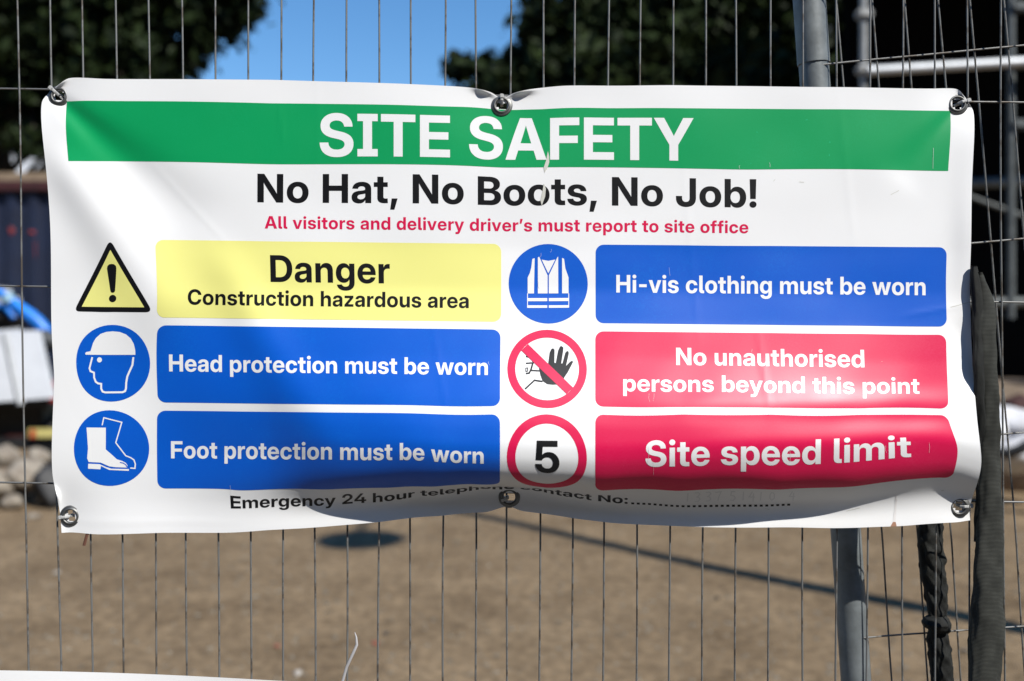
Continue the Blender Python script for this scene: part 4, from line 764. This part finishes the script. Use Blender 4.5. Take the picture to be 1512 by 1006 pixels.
# head and helmet
k = disc('mandatory_disc', *dv(167.2, 535.8), 56.6, 'blue')
H_ = lambda pts: Z(0, 480, pts)
art('helmet_symbol', [[H_([(479, 157), (484, 148), (512, 143), (518, 125), (526, 98), (542, 70), (568, 47), (600, 36), (635, 33), (675, 37), (710, 51), (737, 74), (755, 104), (764, 138), (766, 165), (482, 162)])],
    [circle(*dv(566 / 3.78, 480 + 191 / 3.78), 3.8, 20)],
    [H_(stroke([(523, 176), (506, 238), (512, 254), (534, 262), (535, 290), (545, 313), (558, 322), (577, 325), (577, 352), (585, 368), (600, 373), (695, 373), (709, 367), (714, 353), (716, 318), (722, 285), (735, 255), (750, 222), (755, 178)], 10.5))]], 'print_white', 2, k)
# boots
k = disc('mandatory_disc', *dv(165, 661.4), 56.2, 'blue')
art('boots_symbol', [[H_([(490, 571), (604, 571), (606, 693), (640, 722), (668, 748), (697, 757), (716, 768), (724, 782), (722, 793), (660, 792), (628, 788), (580, 768), (510, 766), (500, 745), (503, 690)])],
    [H_([(508, 776), (574, 777), (612, 793), (640, 801), (731, 801), (731, 811), (628, 808), (582, 787), (580, 806), (508, 804)])],
    [H_(stroke([(583, 558), (592, 515), (691, 541), (660, 655), (714, 727), (740, 738), (757, 750), (764, 772), (762, 797), (738, 795)], 6.5))]], 'print_white', 2, k)
art('toe_line', [[H_(stroke([(684, 765), (702, 768), (716, 778), (722, 790)], 5))]], 'blue', 3, k)
# no entry
cx, cy = dv(808, 544.5)
k = art('prohibition_ring', [[circle(cx, cy, 58.5), circle(cx, cy, 46.8)[::-1]]], 'red', 1)
Q_ = lambda pts: Z(740, 480, pts)
art('hand_symbol', [[Q_([(212, 240), (226, 208), (262, 215), (271, 150), (281, 129), (291, 127), (298, 135), (297, 208), (305, 209), (318, 140), (328, 117), (336, 114), (347, 122), (346, 140), (335, 212), (342, 212), (358, 152), (367, 142), (376, 145), (377, 158), (362, 226), (384, 203), (395, 197), (402, 203), (372, 262), (352, 292), (338, 330), (290, 333), (258, 330), (232, 312), (220, 280)])],
    [Q_(stroke([(139, 172), (160, 176), (177, 192), (180, 212)], 9))], [Q_(stroke([(139, 212), (172, 209)], 8))], [Q_(stroke([(178, 208), (168, 245), (158, 267), (139, 270)], 9))],
    [Q_([(136, 237), (151, 235), (150, 259), (137, 261)]), Q_([(140, 241), (146, 240), (145, 255), (141, 256)])[::-1]], [Q_(stroke([(166, 252), (216, 254)], 8))], [Q_(stroke([(135, 358), (187, 308), (232, 315)], 9))]], 'black', 2, k, 3.5)
art('prohibition_bar', [[Q_([(150, 103), (402, 350), (365, 385), (113, 139)])]], 'red', 3, k)
# speed roundel
cx, cy = 807.3, 663.3
k = art('speed_ring', [[circle(cx, cy, 59.3), circle(cx, cy, 46.6)[::-1]]], 'red', 1)
art('speed_numeral', text_shapes('5', 790, 826, 686.5, 47), 'black', 2, k)
# telephone line
sh = text_shapes('Emergency 24 hour telephone contact No:', 340, 927, 748, 19.2)
for i in range(29): sh.append([[(932 + i * 8.26, 744.4), (936.4 + i * 8.26, 744.4), (936.4 + i * 8.26, 748.4), (932 + i * 8.26, 748.4)]])
art('contact_lettering', sh, 'black', 1, None, 4.0)
pen = []
digits = {'3': [(0, 0), (6, 0), (8, 3), (5, 7), (2, 8), (6, 9), (8, 13), (5, 17), (0, 17)], '7': [(0, 1), (9, 0), (6, 8), (4, 17)], '5': [(8, 0), (2, 0), (1, 7), (6, 8), (8, 12), (5, 17), (0, 16)],
          '1': [(4, 0), (3, 17)], '4': [(5, 0), (0, 10), (9, 10)], '0': [(4, 0), (1, 5), (1, 12), (4, 17), (8, 12), (8, 4), (5, 0)], '|': [(6, 3), (5, 19)]}
for ch, u in (('1', 1012), ('3', 1026), ('3', 1042), ('7', 1056), ('5', 1078), ('1', 1094), ('4', 1106), ('|', 1107), ('1', 1120), ('0', 1136), ('4', 1166), ('|', 1167)):
    pen.append([stroke([(u + a * .95, 720.5 + b * .95) for a, b in digits[ch]], 1.7)])
art('pen_writing', pen, 'pen', 1, None, 4.0)
# wear: cracked scuff through the title, rust drip at the lower edge, short scratches
art('scuff_mark', [[[(809, 214), (811, 222), (811, 231), (808, 240), (804, 246), (803, 238), (806, 229)]], [[(803, 262), (806, 270), (805, 282), (802, 290), (800, 296), (798, 288), (801, 274)]]], 'scuff', 3, None, 3)
art('rust_drip', [[[(1318, 781), (1322, 781), (1324, 788), (1315, 788)]]], 'rust', 1, None, 4)
art('rust_streak', [[[(1319, 740), (1321, 740), (1322, 781), (1318, 781)]]], 'rust_pale', 1, None, 4)
rs = random.Random(5); sc = []
for u, v, l in ((1377, 205, 30), (1136, 228, 7), (1092, 232, 5), (988, 386, 12), (799, 366, 6), (814, 360, 5), (795, 408, 10), (958, 572, 12), (965, 570, 13), (957, 648, 26), (964, 668, 22), (1166, 656, 16), (722, 527, 5), (340, 712, 14), (1360, 652, 18), (1110, 505, 4), (1303, 655, 12)):
    art('scratch', [[stroke([(u, v), (u + rs.uniform(-1, 1), v + l * .5), (u + rs.uniform(-1.5, 1.5), v + l)], rs.uniform(.2, .4))]], 'pen', 4, None, 6)
sm = []
for u, v, a, l in ((1315, 275, -.5, 14), (1180, 257, .1, 7), (1142, 256, -.9, 4), (1405, 440, -.25, 36), (1300, 520, -.4, 5), (1250, 758, -.2, 20), (1383, 737, -.2, 5), (1130, 752, .4, 7)):
    art('smear_mark', [[stroke([(u, v), (u + l * math.cos(a), v + l * math.sin(a))], .8)]], 'scuff', 1, None, 6)

# ---- eyelets and ties
def at_uv(u, v): return Vector(chunk(surf, np.array([float(u)]), np.array([float(v)]))[0]), Vector(chunk(surf_n, np.array([float(u)]), np.array([float(v)]), )[0])
ties = [((76, 131), 'grey cable tie at the top left eyelet of the big banner'), ((741, 143), 'grey cable tie over the pinched top middle eyelet'), ((1429, 149), 'pale grey cable tie at the top right eyelet beside the green band'),
        ((91, 764), 'grey cable tie at the bottom left eyelet of the big banner'), ((741, 737), 'dark shaded cable tie at the bottom middle eyelet'), ((1432, 747), 'black shaded cable tie at the bottom right eyelet')]
tilt = [(.1, 0, .08), (0, 0, .12), (-.12, 0, .14), (.1, 0, .0), (0, 0, 0), (-.2, 0, .05)]
EK = 1.13
for i, ((u, v), (tp, lb)) in enumerate(zip(EYE_UV, ties)):
    p, n = at_uv(u, v); n = (Vector((0, -1, 0)) * .9 + n * .25 + Vector(tilt[i])).normalized()
    MB().lathe(p, n, [(a_ * EK, b_ * EK) for a_, b_ in ((.0126, -.0012), (.0124, .0006), (.0112, .0016), (.0098, .0014), (.0092, .0026), (.0083, .0031), (.0074, .0024), (.0070, .0008), (.0071, -.006), (.0120, -.0065), (.0124, -.005))], 36).build('eyelet', M['eyelet'], banner, True)
    df = DF(tp[0]); w0 = at(tp[0], tp[1], df - .007); wb = at(tp[0], tp[1], df + .005); dirv = (w0 - p); dirv.y = 0; dirv.normalize()
    hole = p + dirv * .0015; side = Vector((0, 1, 0)).cross(dirv).normalized()
    loop = [hole + Vector((0, .006, 0)), hole + n * .001, p + dirv * .006 + n * .0045, p + dirv * .0105 + n * .0045, w0 + dirv * .001, w0 + dirv * .0035 + Vector((0, .006, 0)), wb + dirv * .001, wb - dirv * .004 + Vector((0, .001, 0)), hole + Vector((0, .012, 0)), hole + Vector((0, .009, 0))]
    mt = M['tie']
    t = empty('cable_tie', w0, lb, 'cable tie', 'cable ties holding the big banner')
    MB().tube(loop, .0019, 8, .0007, side, closed=True).build('strap', mt, t)
    MB().box(w0 + dirv * .0006 - Vector((0, .0012, 0)), (.0058, .0042, .0052), Matrix.Rotation(math.atan2(dirv.z, dirv.x), 3, 'Y').inverted(), .0008).build('lock_head', mt, t)
    if i in (0, 3):
        MB().tube([hole - dirv * .001 + Vector((0, .003, 0)), hole - dirv * .006 + Vector((0, .004, -.0005))], .0019, 8, .0007, side).build('tail', mt, t)
# brown tie tail below the lower left corner, white tail rising from the lower banner
p = [at(132, 768, 1.313), at(129, 788, 1.310), at(124, 806, 1.305)]
tag(MB().tube(p, .0022, 8, .0008, (1, 0, .2)).build('cable_tie', M['tie_brown'], None), 'brown cable tie tail hanging below the lower left corner of the big banner', 'cable tie')
p = [at(504, 1030, 1.300), at(506, 1006, 1.298), at(512, 985, 1.294), at(521, 966, 1.290), at(527, 952, 1.288), at(526, 941, 1.287), at(524, 934, 1.287)]
tag(MB().tube(p, [.0018, .0018, .0018, .0018, .0017, .0012, .0004], 8, .0007, (1, 0, .3)).build('cable_tie', M['tie_white'], None, True), 'long white cable tie tail sticking up beside the lower banner', 'cable tie')
# lower banner: only its top hem is in the picture
def lower_banner():
    us = np.linspace(-420, 470, 60); vs = np.linspace(0, 520, 40); V3 = []; Fq = []
    for v in vs:
        for u in us:
            dd = .006 + .004 * math.sin(u * .011 + .6) * math.sin(v * .02 + .3) + .003 * (v / 520) + .002
            V3.append(at(u, 990 + .0365 * u + v - 2.5 * math.sin(u * .008), DF(u) - dd))
    w = len(us)
    for j in range(len(vs) - 1):
        for i in range(w - 1): Fq.append((j * w + i, j * w + i + 1, (j + 1) * w + i + 1, (j + 1) * w + i))
    t = empty('lower_banner', at(20, 1200, DF(20)), 'second white banner lower on the fence, only its top edge showing at bottom left', 'banner')
    mb = MB(); mb.add(V3, Fq); o = mb.build('sheet', M['white'], t, True)
lower_banner()

# ------------------------------------------------------------------ black netting: hanging strap and twisted knot
def web_mat(name, c1, c2, rib):
    m = bpy.data.materials.new(name); m.use_nodes = True; nt = m.node_tree; b = nt.nodes['Principled BSDF']; L = nt.links; N = nt.nodes.new
    tc = N('ShaderNodeTexCoord'); wv = N('ShaderNodeTexWave'); wv.bands_direction = 'Z'; wv.inputs['Scale'].default_value = rib; wv.inputs['Distortion'].default_value = 1.2; wv.inputs['Detail'].default_value = 2
    L.new(tc.outputs['Object'], wv.inputs['Vector'])
    nz = N('ShaderNodeTexNoise'); nz.inputs['Scale'].default_value = 55; nz.inputs['Detail'].default_value = 6; L.new(tc.outputs['Object'], nz.inputs['Vector'])
    mxm = N('ShaderNodeMath'); mxm.operation = 'MULTIPLY'; L.new(wv.outputs['Fac'], mxm.inputs[0]); L.new(nz.outputs['Fac'], mxm.inputs[1])
    cr = N('ShaderNodeValToRGB'); cr.color_ramp.elements[0].color = (*c1, 1); cr.color_ramp.elements[1].color = (*c2, 1); cr.color_ramp.elements[0].position = .1; cr.color_ramp.elements[1].position = .62
    L.new(mxm.outputs[0], cr.inputs[0]); L.new(cr.outputs[0], b.inputs['Base Color'])
    bp = N('ShaderNodeBump'); bp.inputs['Strength'].default_value = .35; bp.inputs['Distance'].default_value = .0006; L.new(mxm.outputs[0], bp.inputs['Height']); L.new(bp.outputs[0], b.inputs['Normal'])
    b.inputs['Roughness'].default_value = .8; b.inputs['Specular IOR Level'].default_value = .25
    return m
def cloth_roll(name, rows, m, parent, seed, thick, n=40, crump=0.0):
    """rows: (py, x_left, x_right, distance) ; a flattened, creased roll of netting."""
    ys = np.array([r[0] for r in rows], float); dense = np.linspace(ys[0], ys[-1], 150); rnd = np.random.default_rng(seed); ph = rnd.uniform(0, 6.28, 8); mb = MB(); vs = []; fs = []
    xl = np.interp(dense, ys, [r[1] for r in rows]); xr = np.interp(dense, ys, [r[2] for r in rows]); dd = np.interp(dense, ys, [r[3] for r in rows])
    ker = np.exp(-np.linspace(-2, 2, 9) ** 2 / 2); ker /= ker.sum()
    xl, xr, dd = (np.convolve(np.pad(q, 4, mode='edge'), ker, 'valid') for q in (xl, xr, dd))
    for y, a, b, d in zip(dense, xl, xr, dd):
        c = (a + b) / 2; hw = (b - a) / 2
        for k in range(n):
            q = 2 * math.pi * k / n
            rr = 1 + .05 * math.sin(4 * q + ph[0] + y * .021) + .07 * math.sin(2 * q + y * .037 + ph[1]) + (.035 * math.sin(7 * q - y * .05 + ph[2]) + crump * (math.sin(5 * q + y * .16 + ph[4]) + .8 * math.sin(3 * q - y * .27 + ph[5]) + .5 * math.sin(9 * q + y * .38 + ph[6])))
            px = c + hw * (math.copysign(abs(math.cos(q)) ** .8, math.cos(q))) * (1 if abs(math.cos(q)) > .9 else rr)
            px += .8 * math.sin(y * .11 + ph[3]) * abs(math.cos(q))
            v = at(px, y, d); v.y -= thick * math.sin(q) * rr * (hw / 18.0) ** .5; vs.append(v)
    N_ = len(dense)
    for i in range(N_ - 1):
        for k in range(n): l = (k + 1) % n; fs.append((i * n + k, i * n + l, (i + 1) * n + l, (i + 1) * n + k))
    fs.append(tuple(range(n))); fs.append(tuple((N_ - 1) * n + k for k in range(n - 1, -1, -1)))
    mb.add(vs, fs); return mb.build(name, m, parent, True)
WEB = web_mat('black_webbing', (.014, .0145, .0125), (.070, .072, .062), 190)
WEB2 = web_mat('black_netting', (.006, .006, .006), (.034, .036, .032), 420)
def netting():
    d0 = 1.283
    t = empty('netting_strap', at(1455, 445, d0), 'long folded black netting strap hanging beside the right edge of the banner', 'strap')
    da = 1.269; dt = 1.276
    cloth_roll('outer_fold', [(402, 1438, 1446, dt), (412, 1438, 1452, dt), (430, 1437, 1462, dt), (446, 1440, 1470, dt), (470, 1442, 1470.5, da), (530, 1443, 1471, da), (600, 1443, 1474, da + .004), (660, 1443, 1476, d0), (760, 1443, 1480, d0), (850, 1438, 1481, d0), (900, 1434, 1481, d0), (940, 1432, 1481, d0), (1006, 1431, 1477, d0), (1150, 1430, 1474, d0), (1500, 1434, 1476, d0)], WEB, t, 4, .009, crump=.022)
    cloth_roll('inner_fold', [(393, 1433, 1441, dt), (400, 1433, 1444, dt - .001), (425, 1434, 1450, dt - .003), (470, 1436, 1453, dt - .006), (540, 1437, 1453, da - .008), (600, 1438, 1454, da - .004), (650, 1440, 1454, d0 - .004), (720, 1441, 1452, d0 + .001), (800, 1438, 1446, d0 + .003)], WEB2, t, 6, .007, crump=.02)
    d1 = 1.372
    t = empty('twisted_netting', at(1388, 922, d1), 'twisted rag of black netting knotted round a fence wire under the banner', 'netting')
    cloth_roll('hanging_cloth', [(690, 1350, 1392, d1), (775, 1356, 1391, d1), (830, 1358, 1393, d1), (870, 1365, 1397, d1), (900, 1370, 1398, d1), (914, 1373, 1398, d1)], WEB2, t, 8, .013, crump=.075)
    cloth_roll('knot', [(908, 1378, 1394, d1 - .004), (913, 1367, 1401, d1 - .004), (920, 1364, 1404, d1 - .006), (927, 1366, 1403, d1 - .005), (932, 1376, 1398, d1 - .004)], WEB2, t, 9, .016, crump=.075)
    cloth_roll('loose_end', [(926, 1372, 1397, d1), (945, 1370, 1402, d1), (980, 1373, 1405, d1), (1006, 1376, 1406, d1), (1100, 1380, 1404, d1), (1240, 1388, 1398, d1)], WEB2, t, 10, .012, crump=.075)
netting()
